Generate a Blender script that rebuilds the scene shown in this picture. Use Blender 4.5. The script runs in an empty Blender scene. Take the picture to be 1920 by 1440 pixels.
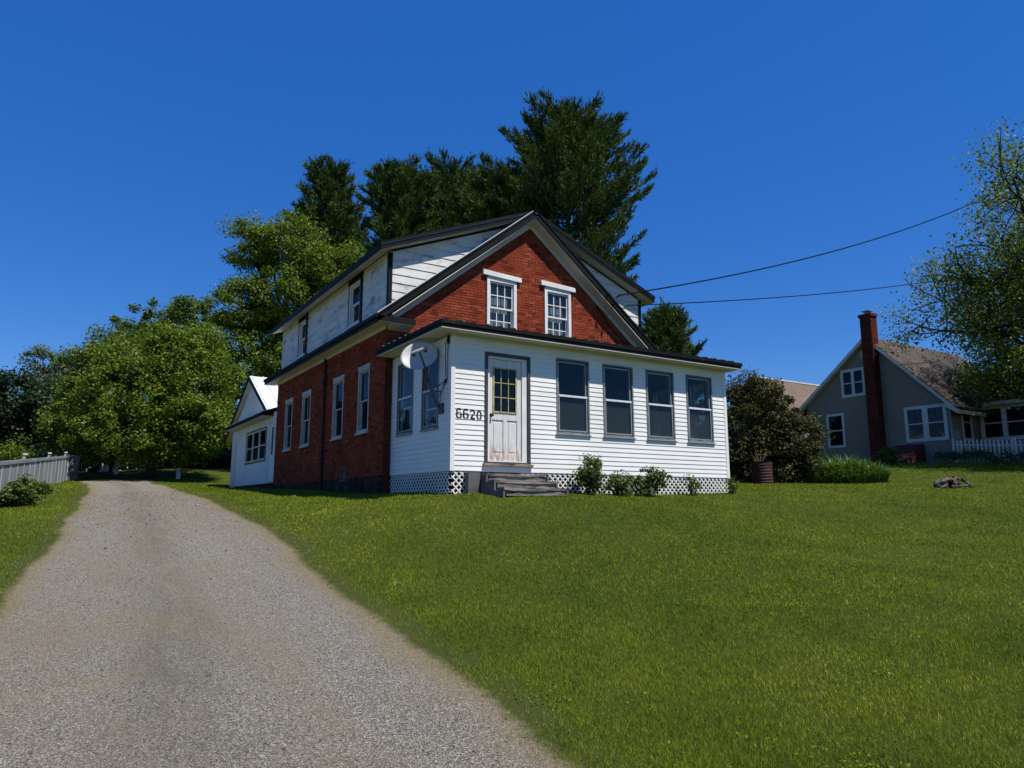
import bpy, bmesh, math, random
import numpy as np
from mathutils import Vector, Matrix

random.seed(7)
S = bpy.context.scene
COL = S.collection
R_ = math.radians

# ------------------------------------------------------------------ camera, sky, sun, exposure
cd = bpy.data.cameras.new('camera')
cam = bpy.data.objects.new('camera', cd)
COL.objects.link(cam)
cam.location = (-6.2742, -12.2419, -0.633)
cam.rotation_euler = (R_(90 + 9.478), 0, R_(-31.977))
cd.sensor_width = 36
cd.lens = 36 * 1359.57 / 1920
cd.clip_start = 0.05
cd.clip_end = 3000
S.camera = cam

SUN = Vector((0.43, -1.0, 2.05)).normalized()
SUN_EL = math.asin(SUN.z)
SUN_AZ = math.atan2(SUN.x, SUN.y)

w = bpy.data.worlds.new('World')
S.world = w
w.use_nodes = True
wn, wl = w.node_tree.nodes, w.node_tree.links
wn.clear()
wo = wn.new('ShaderNodeOutputWorld')
bg = wn.new('ShaderNodeBackground')
sky = wn.new('ShaderNodeTexSky')
sky.sky_type = 'NISHITA'
sky.sun_disc = False
sky.sun_elevation = SUN_EL
sky.sun_rotation = SUN_AZ
sky.altitude = 300
sky.air_density = 1.0
sky.dust_density = 0.0
sky.ozone_density = 3.0
gam = wn.new('ShaderNodeGamma')
gam.inputs[1].default_value = 1.15
hs = wn.new('ShaderNodeHueSaturation')
hs.inputs['Saturation'].default_value = 1.3
hs.inputs['Hue'].default_value = 0.508
hs.inputs['Value'].default_value = 1.08
wl.new(sky.outputs[0], gam.inputs[0])
wl.new(gam.outputs[0], hs.inputs['Color'])
smx = wn.new('ShaderNodeMix')
smx.data_type = 'RGBA'
smx.inputs[0].default_value = 0.5
smx.inputs[7].default_value = (0.30, 1.50, 5.8, 1)
wl.new(hs.outputs[0], smx.inputs[6])
wl.new(smx.outputs[2], bg.inputs[0])
bg.inputs[1].default_value = 0.085
wl.new(bg.outputs[0], wo.inputs[0])

sl = bpy.data.lights.new('sun', 'SUN')
sl.energy = 5.0
sl.angle = R_(0.53)
sl.color = (1.0, 0.965, 0.915)
so = bpy.data.objects.new('sun', sl)
COL.objects.link(so)
so.rotation_euler = SUN.to_track_quat('Z', 'Y').to_euler()

S.view_settings.view_transform = 'Standard'
S.view_settings.look = 'None'
S.view_settings.exposure = 0.25
S.view_settings.gamma = 1
S.view_settings.use_curve_mapping = False
S.render.engine = 'CYCLES'
S.cycles.use_denoising = True
S.cycles.max_bounces = 6
S.cycles.transparent_max_bounces = 12
S.cycles.caustics_reflective = False
S.cycles.caustics_refractive = False

# ------------------------------------------------------------------ materials
def new_mat(name):
    m = bpy.data.materials.new(name)
    m.use_nodes = True
    nt = m.node_tree
    nt.nodes.clear()
    out = nt.nodes.new('ShaderNodeOutputMaterial')
    return m, nt, nt.nodes, nt.links, out

def ramp(ns, stops):
    r = ns.new('ShaderNodeValToRGB')
    e = r.color_ramp.elements
    while len(e) < len(stops): e.new(0.5)
    for i, (p, c) in enumerate(stops):
        e[i].position = p
        e[i].color = (c[0], c[1], c[2], 1)
    return r

def noise(ns, ls, co, scale, detail=4, rough=0.55, dist=0.0):
    n = ns.new('ShaderNodeTexNoise')
    n.inputs['Scale'].default_value = scale
    n.inputs['Detail'].default_value = detail
    n.inputs['Roughness'].default_value = rough
    n.inputs['Distortion'].default_value = dist
    ls.new(co, n.inputs['Vector'])
    return n

def mixc(ns, ls, a, b, fac, mode='MIX'):
    m = ns.new('ShaderNodeMix')
    m.data_type = 'RGBA'
    m.blend_type = mode
    m.clamp_factor = True
    for s, v in ((m.inputs[0], fac), (m.inputs[6], a), (m.inputs[7], b)):
        if hasattr(v, 'is_linked') or isinstance(v, bpy.types.NodeSocket): ls.new(v, s)
        elif isinstance(v, (int, float)): s.default_value = v
        else: s.default_value = (v[0], v[1], v[2], 1)
    return m.outputs[2]

def simple(name, col, rough=0.6, spec=0.4, var=0.12, scale=3.0, bump=0.0, bscale=60, metal=0.0, stretch=None, col2=None, stain=None):
    """col with soft large scale wear; stain = (colour, amount, scale, stretch)"""
    m, nt, ns, ls, out = new_mat(name)
    p = ns.new('ShaderNodeBsdfPrincipled')
    tc = ns.new('ShaderNodeTexCoord')
    co = tc.outputs['Object']
    if stretch:
        mp = ns.new('ShaderNodeMapping')
        mp.inputs['Scale'].default_value = stretch
        ls.new(co, mp.inputs[0])
        co = mp.outputs[0]
    n = noise(ns, ls, co, scale, 5)
    c2 = col2 or tuple(max(0, c * (1 - 2.2 * var)) for c in col)
    c1 = tuple(min(1, c * (1 + var * 0.6)) for c in col)
    r = ramp(ns, [(0.3, c2), (0.65, c1)])
    ls.new(n.outputs['Fac'], r.inputs[0])
    cc = r.outputs[0]
    if stain:
        scol, lo, ssc, sst = stain
        mp2 = ns.new('ShaderNodeMapping')
        mp2.inputs['Scale'].default_value = sst
        ls.new(tc.outputs['Object'], mp2.inputs[0])
        n2 = noise(ns, ls, mp2.outputs[0], ssc, 6, 0.65)
        r2 = ramp(ns, [(lo, (0, 0, 0)), (min(1, lo + 0.12), (1, 1, 1))])
        ls.new(n2.outputs['Fac'], r2.inputs[0])
        cc = mixc(ns, ls, cc, scol, r2.outputs[0])
    ls.new(cc, p.inputs['Base Color'])
    p.inputs['Roughness'].default_value = rough
    p.inputs['Specular IOR Level'].default_value = spec
    p.inputs['Metallic'].default_value = metal
    if bump > 0:
        nb = noise(ns, ls, co, bscale, 4, 0.6)
        b = ns.new('ShaderNodeBump')
        b.inputs['Strength'].default_value = bump
        b.inputs['Distance'].default_value = 0.01
        ls.new(nb.outputs['Fac'], b.inputs['Height'])
        ls.new(b.outputs[0], p.inputs['Normal'])
    ls.new(p.outputs[0], out.inputs[0])
    return m

def brick_mat(name, dark, mid, light):
    m, nt, ns, ls, out = new_mat(name)
    p = ns.new('ShaderNodeBsdfPrincipled')
    g = ns.new('ShaderNodeNewGeometry')
    oi = ns.new('ShaderNodeObjectInfo')
    ad = ns.new('ShaderNodeMath'); ad.operation = 'ADD'
    fr = ns.new('ShaderNodeMath'); fr.operation = 'FRACT'
    ls.new(g.outputs['Random Per Island'], ad.inputs[0])
    ls.new(oi.outputs['Random'], ad.inputs[1])
    ls.new(ad.outputs[0], fr.inputs[0])
    r = ramp(ns, [(0.0, dark), (0.25, mid), (0.8, mid), (1.0, light)])
    ls.new(fr.outputs[0], r.inputs[0])
    n = noise(ns, ls, g.outputs['Position'], 1.3, 5, 0.6)
    rr = ramp(ns, [(0.3, (0.72, 0.72, 0.72)), (0.7, (1.12, 1.1, 1.08))])
    ls.new(n.outputs['Fac'], rr.inputs[0])
    c = mixc(ns, ls, r.outputs[0], rr.outputs[0], 1.0, 'MULTIPLY')
    n2 = noise(ns, ls, g.outputs['Position'], 55, 4, 0.7)
    r2 = ramp(ns, [(0.70, (0, 0, 0)), (0.80, (0.55, 0.55, 0.55))])
    ls.new(n2.outputs['Fac'], r2.inputs[0])
    c = mixc(ns, ls, c, (0.38, 0.26, 0.22), r2.outputs[0])
    ls.new(c, p.inputs['Base Color'])
    p.inputs['Roughness'].default_value = 0.85
    p.inputs['Specular IOR Level'].default_value = 0.03
    b = ns.new('ShaderNodeBump'); b.inputs['Strength'].default_value = 0.5; b.inputs['Distance'].default_value = 0.006
    ls.new(n2.outputs['Fac'], b.inputs['Height']); ls.new(b.outputs[0], p.inputs['Normal'])
    ls.new(p.outputs[0], out.inputs[0])
    return m

def glass_mat(name, tint=(0.8, 0.85, 0.85), rough=0.015, wav=0.06, ior=1.5, gain=0.5):
    m, nt, ns, ls, out = new_mat(name)
    t = ns.new('ShaderNodeBsdfTransparent'); t.inputs[0].default_value = (*tint, 1)
    gl = ns.new('ShaderNodeBsdfGlossy'); gl.inputs['Roughness'].default_value = rough
    gl.inputs['Color'].default_value = (0.95, 0.97, 1, 1)
    g = ns.new('ShaderNodeNewGeometry')
    n = noise(ns, ls, g.outputs['Position'], 1.7, 2)
    b = ns.new('ShaderNodeBump'); b.inputs['Strength'].default_value = wav; b.inputs['Distance'].default_value = 0.08
    ls.new(n.outputs['Fac'], b.inputs['Height']); ls.new(b.outputs[0], gl.inputs['Normal'])
    def mth(op, a, bb=None):
        q = ns.new('ShaderNodeMath'); q.operation = op
        for i, v_ in enumerate((a, bb)):
            if v_ is None: continue
            if isinstance(v_, (int, float)): q.inputs[i].default_value = v_
            else: ls.new(v_, q.inputs[i])
        return q.outputs[0]
    dt = ns.new('ShaderNodeVectorMath'); dt.operation = 'DOT_PRODUCT'
    ls.new(g.outputs['Normal'], dt.inputs[0]); ls.new(g.outputs['Incoming'], dt.inputs[1])
    co_ = mth('ABSOLUTE', dt.outputs['Value'])
    f = mth('ADD', mth('MULTIPLY', mth('POWER', mth('SUBTRACT', 1.0, co_), 5.0), 0.96), 0.04)
    mx = ns.new('ShaderNodeMixShader')
    mu = ns.new('ShaderNodeMath'); mu.operation = 'MULTIPLY'; mu.inputs[1].default_value = gain
    ls.new(f, mu.inputs[0])
    ls.new(mu.outputs[0], mx.inputs[0]); ls.new(t.outputs[0], mx.inputs[1]); ls.new(gl.outputs[0], mx.inputs[2])
    ls.new(mx.outputs[0], out.inputs[0])
    return m

def screen_mat(name):
    m, nt, ns, ls, out = new_mat(name)
    t = ns.new('ShaderNodeBsdfTransparent')
    d = ns.new('ShaderNodeBsdfDiffuse'); d.inputs[0].default_value = (0.075, 0.072, 0.066, 1)
    mx = ns.new('ShaderNodeMixShader')
    g = ns.new('ShaderNodeNewGeometry')
    n = noise(ns, ls, g.outputs['Position'], 2.2, 3)
    r = ramp(ns, [(0.3, (0.42, 0.42, 0.42)), (0.7, (0.6, 0.6, 0.6))])
    ls.new(n.outputs['Fac'], r.inputs[0]); ls.new(r.outputs[0], mx.inputs[0])
    ls.new(t.outputs[0], mx.inputs[1]); ls.new(d.outputs[0], mx.inputs[2])
    ls.new(mx.outputs[0], out.inputs[0])
    return m

def leaf_mat(name, stops, trans=0.3, rough=0.55, spec=0.25):
    m, nt, ns, ls, out = new_mat(name)
    a = ns.new('ShaderNodeAttribute'); a.attribute_name = 'tint'
    r = ramp(ns, stops)
    ls.new(a.outputs['Fac'], r.inputs[0])
    p = ns.new('ShaderNodeBsdfPrincipled')
    p.inputs['Roughness'].default_value = rough
    p.inputs['Specular IOR Level'].default_value = spec
    ls.new(r.outputs[0], p.inputs['Base Color'])
    t = ns.new('ShaderNodeBsdfTranslucent')
    ls.new(mixc(ns, ls, r.outputs[0], (1.2, 1.3, 0.5), 1.0, 'MULTIPLY'), t.inputs[0])
    mx = ns.new('ShaderNodeMixShader'); mx.inputs[0].default_value = trans
    ls.new(p.outputs[0], mx.inputs[1]); ls.new(t.outputs[0], mx.inputs[2])
    ls.new(mx.outputs[0], out.inputs[0])
    return m

M = {}
M['vinyl'] = simple('white_vinyl', (0.81, 0.78, 0.71), 0.42, 0.4, 0.05, 0.7, stain=((0.62, 0.62, 0.58), 0.62, 1.6, (0.5, 0.5, 3.0)))
M['trimwhite'] = simple('white_paint', (0.78, 0.75, 0.68), 0.5, 0.4, 0.06, 2.0, bump=0.15, bscale=30)
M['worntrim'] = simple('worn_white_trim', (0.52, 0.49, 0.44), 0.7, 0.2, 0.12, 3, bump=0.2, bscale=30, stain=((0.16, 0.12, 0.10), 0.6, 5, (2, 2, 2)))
M['soffit'] = simple('cream_soffit', (0.62, 0.58, 0.48), 0.6, 0.3, 0.08, 1.2)
M['board'] = simple('old_white_board', (0.70, 0.67, 0.61), 0.65, 0.3, 0.08, 1.5, bump=0.25, bscale=25, stretch=(1, 1, 4),
                    stain=((0.25, 0.255, 0.25), 0.55, 1.9, (0.9, 0.9, 2.2)))
M['black'] = simple('black_metal', (0.009, 0.009, 0.009), 0.6, 0.12, 0.2, 2.0, stain=((0.05, 0.048, 0.045), 0.62, 5, (0.4, 1, 1)))
M['ribmetal'] = simple('dark_roof_steel', (0.014, 0.014, 0.014), 0.5, 0.2, 0.15, 3)
M['whitemetal'] = simple('white_roof_steel', (0.72, 0.73, 0.74), 0.4, 0.5, 0.07, 1)
M['brick'] = brick_mat('red_brick', (0.14, 0.029, 0.015), (0.265, 0.053, 0.025), (0.34, 0.092, 0.050))
M['mortar'] = simple('red_washed_mortar', (0.115, 0.034, 0.022), 0.9, 0.1, 0.25, 6, bump=0.4)
M['nbrick'] = brick_mat('chimney_brick', (0.065, 0.020, 0.015), (0.125, 0.032, 0.023), (0.16, 0.05, 0.034))
M['glass'] = glass_mat('window_glass')
M['darkglass'] = glass_mat('old_window_glass', (0.5, 0.55, 0.6), 0.03, 0.12, gain=0.35)
M['screen'] = screen_mat('insect_screen')
M['alu'] = simple('grey_aluminium', (0.30, 0.31, 0.31), 0.45, 0.5, 0.1, 4, metal=0.25)
M['darkalu'] = simple('dark_grey_frame', (0.055, 0.058, 0.06), 0.5, 0.4, 0.2, 5)
M['frame'] = simple('grey_window_frame', (0.20, 0.205, 0.20), 0.5, 0.3, 0.2, 5)
M['interior'] = simple('dim_interior', (0.03, 0.03, 0.032), 0.9, 0.1, 0.2, 1)  # near black, carries the shade of unlit spaces in its colour
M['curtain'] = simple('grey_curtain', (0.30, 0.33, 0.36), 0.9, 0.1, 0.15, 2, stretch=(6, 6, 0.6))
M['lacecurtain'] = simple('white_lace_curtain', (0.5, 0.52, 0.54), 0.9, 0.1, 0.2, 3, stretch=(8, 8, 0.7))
M['bluecurtain'] = simple('dark_blue_blind', (0.035, 0.05, 0.075), 0.8, 0.2, 0.2, 1.5)  # darkness of unlit rooms put into a backing colour
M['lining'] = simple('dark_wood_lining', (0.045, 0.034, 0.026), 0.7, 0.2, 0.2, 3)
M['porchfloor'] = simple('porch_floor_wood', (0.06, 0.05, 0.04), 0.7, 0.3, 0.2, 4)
M['oldwood'] = simple('weathered_grey_wood', (0.27, 0.235, 0.20), 0.9, 0.1, 0.3, 3, bump=0.9, bscale=22, stretch=(0.8, 6, 6),
                      stain=((0.05, 0.043, 0.036), 0.52, 4, (0.6, 3, 3)))
M['greywood'] = simple('grey_stringer', (0.13, 0.125, 0.12), 0.85, 0.1, 0.2, 3, bump=0.4, bscale=30)
M['knob'] = simple('black_knob', (0.01, 0.01, 0.01), 0.3, 0.6)
M['digit'] = simple('black_digit', (0.008, 0.008, 0.009), 0.45, 0.4)
M['muntinyellow'] = simple('yellowed_muntin', (0.50, 0.40, 0.16), 0.6, 0.3, 0.2, 8)
M['stone'] = simple('foundation_stone', (0.058, 0.040, 0.032), 0.95, 0.1, 0.35, 3, bump=0.8, bscale=12)
M['dish'] = simple('dish_grey_white', (0.50, 0.485, 0.45), 0.5, 0.4, 0.06, 4)
M['dishmetal'] = simple('dish_arm_steel', (0.09, 0.09, 0.095), 0.5, 0.5, 0.2, 6, metal=0.3)
M['cable'] = simple('black_cable', (0.010, 0.010, 0.011), 0.8, 0.03)
M['nsiding'] = simple('grey_taupe_siding', (0.28, 0.215, 0.148), 0.6, 0.3, 0.06, 0.8)
M['ntrim'] = simple('neighbour_white_trim', (0.62, 0.60, 0.55), 0.5, 0.4, 0.06, 2)
M['shingle'] = simple('brown_shingle', (0.088, 0.073, 0.059), 0.9, 0.15, 0.16, 1.2, bump=0.5, bscale=40)
M['shingle2'] = simple('tan_shingle', (0.165, 0.118, 0.088), 0.9, 0.15, 0.12, 1.2, bump=0.5, bscale=40)
M['bulkred'] = simple('dark_red_paint', (0.12, 0.028, 0.024), 0.55, 0.4, 0.25, 2)
M['rust'] = simple('rusty_red_steel', (0.075, 0.026, 0.02), 0.75, 0.3, 0.35, 5, bump=0.4, bscale=25, stain=((0.05, 0.02, 0.014), 0.55, 5, (1, 1, 2)))
M['fence'] = simple('blue_grey_fence', (0.33, 0.36, 0.365), 0.6, 0.3, 0.16, 1.2, stretch=(1, 1, 0.5))
M['fencecap'] = simple('pale_fence_cap', (0.66, 0.68, 0.70), 0.5, 0.4, 0.05)
M['whitepost'] = simple('white_post', (0.72, 0.72, 0.70), 0.6, 0.3, 0.1, 4)
M['shedred'] = simple('barn_red', (0.13, 0.03, 0.025), 0.7, 0.2, 0.15, 2)
M['bark'] = simple('bark', (0.075, 0.058, 0.045), 0.95, 0.1, 0.35, 5, bump=1.0, bscale=14, stretch=(3, 3, 0.7))
M['barkgrey'] = simple('dark_bark', (0.045, 0.038, 0.032), 0.95, 0.1, 0.35, 5, bump=1.0, bscale=14, stretch=(3, 3, 0.7))
M['stump'] = simple('grey_dead_wood', (0.15, 0.12, 0.09), 0.95, 0.1, 0.4, 6, bump=1.0, bscale=18, stain=((0.07, 0.05, 0.04), 0.52, 4, (1, 1, 1)))
M['twig'] = simple('dry_twig', (0.22, 0.13, 0.09), 0.9, 0.1, 0.25, 6)
M['meter'] = simple('grey_meter_box', (0.30, 0.31, 0.32), 0.5, 0.4, 0.1, 5)

M['maple'] = leaf_mat('maple_leaf', [(0.0, (0.0595, 0.1024, 0.0111)), (0.5, (0.1192, 0.1726, 0.0149)), (1.0, (0.1862, 0.2340, 0.0223))], 0.3)
M['maple2'] = leaf_mat('mid_green_leaf', [(0.0, (0.0566, 0.0991, 0.0154)), (0.5, (0.0971, 0.1495, 0.0198)), (1.0, (0.1616, 0.2058, 0.0284))], 0.28)
M['darkleaf'] = leaf_mat('dark_leaf', [(0.0, (0.014, 0.030, 0.012)), (0.6, (0.028, 0.050, 0.018)), (1.0, (0.045, 0.075, 0.026))], 0.2)
M['paleleaf'] = leaf_mat('pale_leaf', [(0.0, (0.06, 0.095, 0.05)), (0.5, (0.10, 0.14, 0.075)), (1.0, (0.15, 0.19, 0.11))], 0.3)
M['pine'] = leaf_mat('pine_needles', [(0.0, (0.0329, 0.0639, 0.0206)), (0.5, (0.0656, 0.1057, 0.0300)), (1.0, (0.1425, 0.1723, 0.0411))], 0.12, 0.65, 0.06)
M['bushleaf'] = leaf_mat('bush_leaf', [(0.0, (0.0288, 0.0359, 0.0118)), (0.5, (0.0639, 0.0655, 0.0202)), (0.85, (0.1030, 0.0930, 0.0338)), (1.0, (0.1751, 0.1584, 0.0845))], 0.15, 0.6, 0.12)
M['shrubleaf'] = leaf_mat('shrub_leaf', [(0.0, (0.0427, 0.0747, 0.0166)), (0.5, (0.0853, 0.1323, 0.0258)), (1.0, (0.1585, 0.2070, 0.0506))], 0.3)
M['lily'] = leaf_mat('lily_blade', [(0.0, (0.0445, 0.0900, 0.0173)), (0.5, (0.0827, 0.1500, 0.0269)), (1.0, (0.1526, 0.2280, 0.0528))], 0.3, 0.4, 0.4)
M['treeleaf'] = leaf_mat('spring_leaf', [(0.0, (0.0727, 0.1115, 0.0283)), (0.5, (0.1458, 0.1897, 0.0359)), (0.8, (0.2429, 0.2566, 0.0321)), (1.0, (0.3643, 0.3458, 0.0386))], 0.3)
M['grass'] = leaf_mat('grass_blade', [(0.0, (0.0945, 0.1396, 0.0097)), (0.45, (0.1827, 0.2336, 0.0143)), (0.75, (0.2715, 0.2995, 0.0216)), (0.9, (0.4276, 0.3682, 0.0480)), (1.0, (0.4910, 0.4480, 0.1081))], 0.25, 0.7, 0.08)

# door: white, dirty, rust at the foot of the panels (object coordinates start at the sill)
def door_mat():
    m, nt, ns, ls, out = new_mat('dirty_white_door')
    p = ns.new('ShaderNodeBsdfPrincipled'); p.inputs['Roughness'].default_value = 0.5
    g = ns.new('ShaderNodeNewGeometry')
    sp = ns.new('ShaderNodeSeparateXYZ'); ls.new(g.outputs['Position'], sp.inputs[0])
    mp = ns.new('ShaderNodeMapping'); mp.inputs['Scale'].default_value = (9, 9, 1.6)
    ls.new(g.outputs['Position'], mp.inputs[0])
    n = noise(ns, ls, mp.outputs[0], 2.2, 6, 0.7)
    r = ramp(ns, [(0.35, (0.72, 0.70, 0.66)), (0.62, (0.60, 0.57, 0.51)), (0.75, (0.45, 0.40, 0.34))])
    ls.new(n.outputs['Fac'], r.inputs[0])
    mr = ns.new('ShaderNodeMapRange'); mr.inputs[1].default_value = 0.62; mr.inputs[2].default_value = 0.28
    ls.new(sp.outputs['Z'], mr.inputs[0])
    mu = ns.new('ShaderNodeMath'); mu.operation = 'MULTIPLY'
    r2 = ramp(ns, [(0.42, (0, 0, 0)), (0.64, (1, 1, 1))])
    ls.new(n.outputs['Fac'], r2.inputs[0])
    ls.new(mr.outputs[0], mu.inputs[0]); ls.new(r2.outputs[0], mu.inputs[1])
    c = mixc(ns, ls, r.outputs[0], (0.34, 0.17, 0.06), mu.outputs[0])
    ls.new(c, p.inputs['Base Color']); ls.new(p.outputs[0], out.inputs[0])
    return m
M['door'] = door_mat()

def ground_mat():
    m, nt, ns, ls, out = new_mat('lawn_ground')
    p = ns.new('ShaderNodeBsdfPrincipled'); p.inputs['Roughness'].default_value = 0.95; p.inputs['Specular IOR Level'].default_value = 0.1
    g = ns.new('ShaderNodeNewGeometry')
    n1 = noise(ns, ls, g.outputs['Position'], 0.35, 4)
    n2 = noise(ns, ls, g.outputs['Position'], 9, 6, 0.75)
    n3 = noise(ns, ls, g.outputs['Position'], 60, 4, 0.8)
    r = ramp(ns, [(0.3, (0.036, 0.048, 0.008)), (0.55, (0.066, 0.084, 0.011)), (0.75, (0.098, 0.106, 0.020))])
    ls.new(n2.outputs['Fac'], r.inputs[0])
    r1 = ramp(ns, [(0.35, (0.8, 0.85, 0.8)), (0.7, (1.2, 1.15, 1.1))])
    ls.new(n1.outputs['Fac'], r1.inputs[0])
    c = mixc(ns, ls, r.outputs[0], r1.outputs[0], 1.0, 'MULTIPLY')
    r3 = ramp(ns, [(0.3, (0.55, 0.55, 0.55)), (0.7, (1.35, 1.35, 1.35))])
    ls.new(n3.outputs['Fac'], r3.inputs[0])
    c = mixc(ns, ls, c, r3.outputs[0], 1.0, 'MULTIPLY')
    ls.new(c, p.inputs['Base Color'])
    b = ns.new('ShaderNodeBump'); b.inputs['Strength'].default_value = 0.8; b.inputs['Distance'].default_value = 0.04
    ls.new(n3.outputs['Fac'], b.inputs['Height']); ls.new(b.outputs[0], p.inputs['Normal'])
    ls.new(p.outputs[0], out.inputs[0])
    return m
M['ground'] = ground_mat()

def gravel_mat():
    m, nt, ns, ls, out = new_mat('grey_gravel')
    p = ns.new('ShaderNodeBsdfPrincipled'); p.inputs['Roughness'].default_value = 0.92; p.inputs['Specular IOR Level'].default_value = 0.15
    g = ns.new('ShaderNodeNewGeometry')
    a = ns.new('ShaderNodeAttribute'); a.attribute_name = 'across'
    v = ns.new('ShaderNodeTexVoronoi'); v.inputs['Scale'].default_value = 115
    ls.new(g.outputs['Position'], v.inputs['Vector'])
    sv = ns.new('ShaderNodeSeparateColor'); ls.new(v.outputs['Color'], sv.inputs[0])
    r = ramp(ns, [(0.0, (0.075, 0.070, 0.058)), (0.35, (0.170, 0.152, 0.120)), (0.8, (0.295, 0.262, 0.205)), (1.0, (0.52, 0.475, 0.39))])
    ls.new(sv.outputs[0], r.inputs[0])
    mp1 = ns.new('ShaderNodeMapping'); mp1.inputs['Scale'].default_value = (1.3, 0.28, 1); ls.new(g.outputs['Position'], mp1.inputs[0])
    n1 = noise(ns, ls, mp1.outputs[0], 1.2, 5, 0.6, 0.4)
    r1 = ramp(ns, [(0.42, (0, 0, 0)), (0.66, (1, 1, 1))])
    ls.new(n1.outputs['Fac'], r1.inputs[0])
    # tan fines between the wheel tracks and at the edges
    c = mixc(ns, ls, r.outputs[0], (0.25, 0.195, 0.135), 0.0)
    mt = ns.new('ShaderNodeMath'); mt.operation = 'MULTIPLY'; ls.new(r1.outputs[0], mt.inputs[0]); mt.inputs[1].default_value = 0.5
    c = mixc(ns, ls, r.outputs[0], (0.225, 0.178, 0.108), mt.outputs[0])
    am = ns.new('ShaderNodeAttribute'); am.attribute_name = 'middle'
    mpm = ns.new('ShaderNodeMapping'); mpm.inputs['Scale'].default_value = (1, 0.22, 1); ls.new(g.outputs['Position'], mpm.inputs[0])
    nm = noise(ns, ls, mpm.outputs[0], 3.2, 6, 0.7)
    rm = ramp(ns, [(0.30, (0, 0, 0)), (0.62, (0.85, 0.85, 0.85))])
    ls.new(nm.outputs['Fac'], rm.inputs[0])
    mm_ = ns.new('ShaderNodeMath'); mm_.operation = 'MULTIPLY'; ls.new(am.outputs['Fac'], mm_.inputs[0]); ls.new(rm.outputs[0], mm_.inputs[1])
    c = mixc(ns, ls, c, (0.135, 0.118, 0.080), mm_.outputs[0])
    # a few rusty tan dirt spots
    nd = noise(ns, ls, g.outputs['Position'], 0.45, 3, 0.5, 1.2)
    rd = ramp(ns, [(0.62, (0, 0, 0)), (0.76, (0.5, 0.5, 0.5))])
    ls.new(nd.outputs['Fac'], rd.inputs[0])
    c = mixc(ns, ls, c, (0.26, 0.20, 0.10), rd.outputs[0])
    c = mixc(ns, ls, c, (0.225, 0.165, 0.085), a.outputs['Fac'])
    asl = ns.new('ShaderNodeAttribute'); asl.attribute_name = 'soil'
    ne = noise(ns, ls, g.outputs['Position'], 6, 6, 0.75)
    sm_ = ns.new('ShaderNodeMath'); sm_.operation = 'ADD'; ls.new(asl.outputs['Fac'], sm_.inputs[0]); ls.new(ne.outputs['Fac'], sm_.inputs[1])
    rs_ = ramp(ns, [(0.42, (0, 0, 0)), (0.62, (1, 1, 1))])
    hf = ns.new('ShaderNodeMath'); hf.operation = 'MULTIPLY'; hf.inputs[1].default_value = 0.5; ls.new(sm_.outputs[0], hf.inputs[0])
    ls.new(hf.outputs[0], rs_.inputs[0])
    c = mixc(ns, ls, c, (0.060, 0.070, 0.014), rs_.outputs[0])
    ls.new(c, p.inputs['Base Color'])
    n3 = noise(ns, ls, g.outputs['Position'], 40, 6, 0.8)
    b = ns.new('ShaderNodeBump'); b.inputs['Strength'].default_value = 0.9; b.inputs['Distance'].default_value = 0.012
    ls.new(v.outputs['Distance'], b.inputs['Height'])
    b2 = ns.new('ShaderNodeBump'); b2.inputs['Strength'].default_value = 0.6; b2.inputs['Distance'].default_value = 0.02
    ls.new(n3.outputs['Fac'], b2.inputs['Height']); ls.new(b.outputs[0], b2.inputs['Normal'])
    ls.new(b2.outputs[0], p.inputs['Normal'])
    ls.new(p.outputs[0], out.inputs[0])
    return m
M['gravel'] = gravel_mat()
def stone_mat():
    m, nt, ns, ls, out = new_mat('gravel_stone')
    p = ns.new('ShaderNodeBsdfPrincipled'); p.inputs['Roughness'].default_value = 0.85; p.inputs['Specular IOR Level'].default_value = 0.2
    a = ns.new('ShaderNodeAttribute'); a.attribute_name = 'tint'
    r = ramp(ns, [(0.0, (0.05, 0.047, 0.039)), (0.4, (0.165, 0.148, 0.116)), (0.7, (0.255, 0.205, 0.14)), (0.93, (0.36, 0.34, 0.29)), (1.0, (0.60, 0.57, 0.52))])
    ls.new(a.outputs['Fac'], r.inputs[0]); ls.new(r.outputs[0], p.inputs['Base Color'])
    ls.new(p.outputs[0], out.inputs[0])
    return m
M['pebble'] = stone_mat()

# ------------------------------------------------------------------ helpers
ORG = {}          # world origin of every thing
def link(o, parent=None):
    COL.objects.link(o)
    if parent is not None:
        o.parent = parent
    return o

def tag(o, label=None, cat=None, group=None, kind=None):
    if label: o['label'] = label
    if cat: o['category'] = cat
    if group: o['group'] = group
    if kind: o['kind'] = kind
    return o

def thing(name, loc, label, cat, group=None):
    o = bpy.data.objects.new(name, None)
    o.empty_display_size = 0.3
    o.location = loc
    COL.objects.link(o)
    ORG[o.name] = Vector(loc)
    return tag(o, label, cat, group)

def org(o):
    return ORG.get(o.name, Vector((0, 0, 0))) if o is not None else Vector((0, 0, 0))

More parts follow.
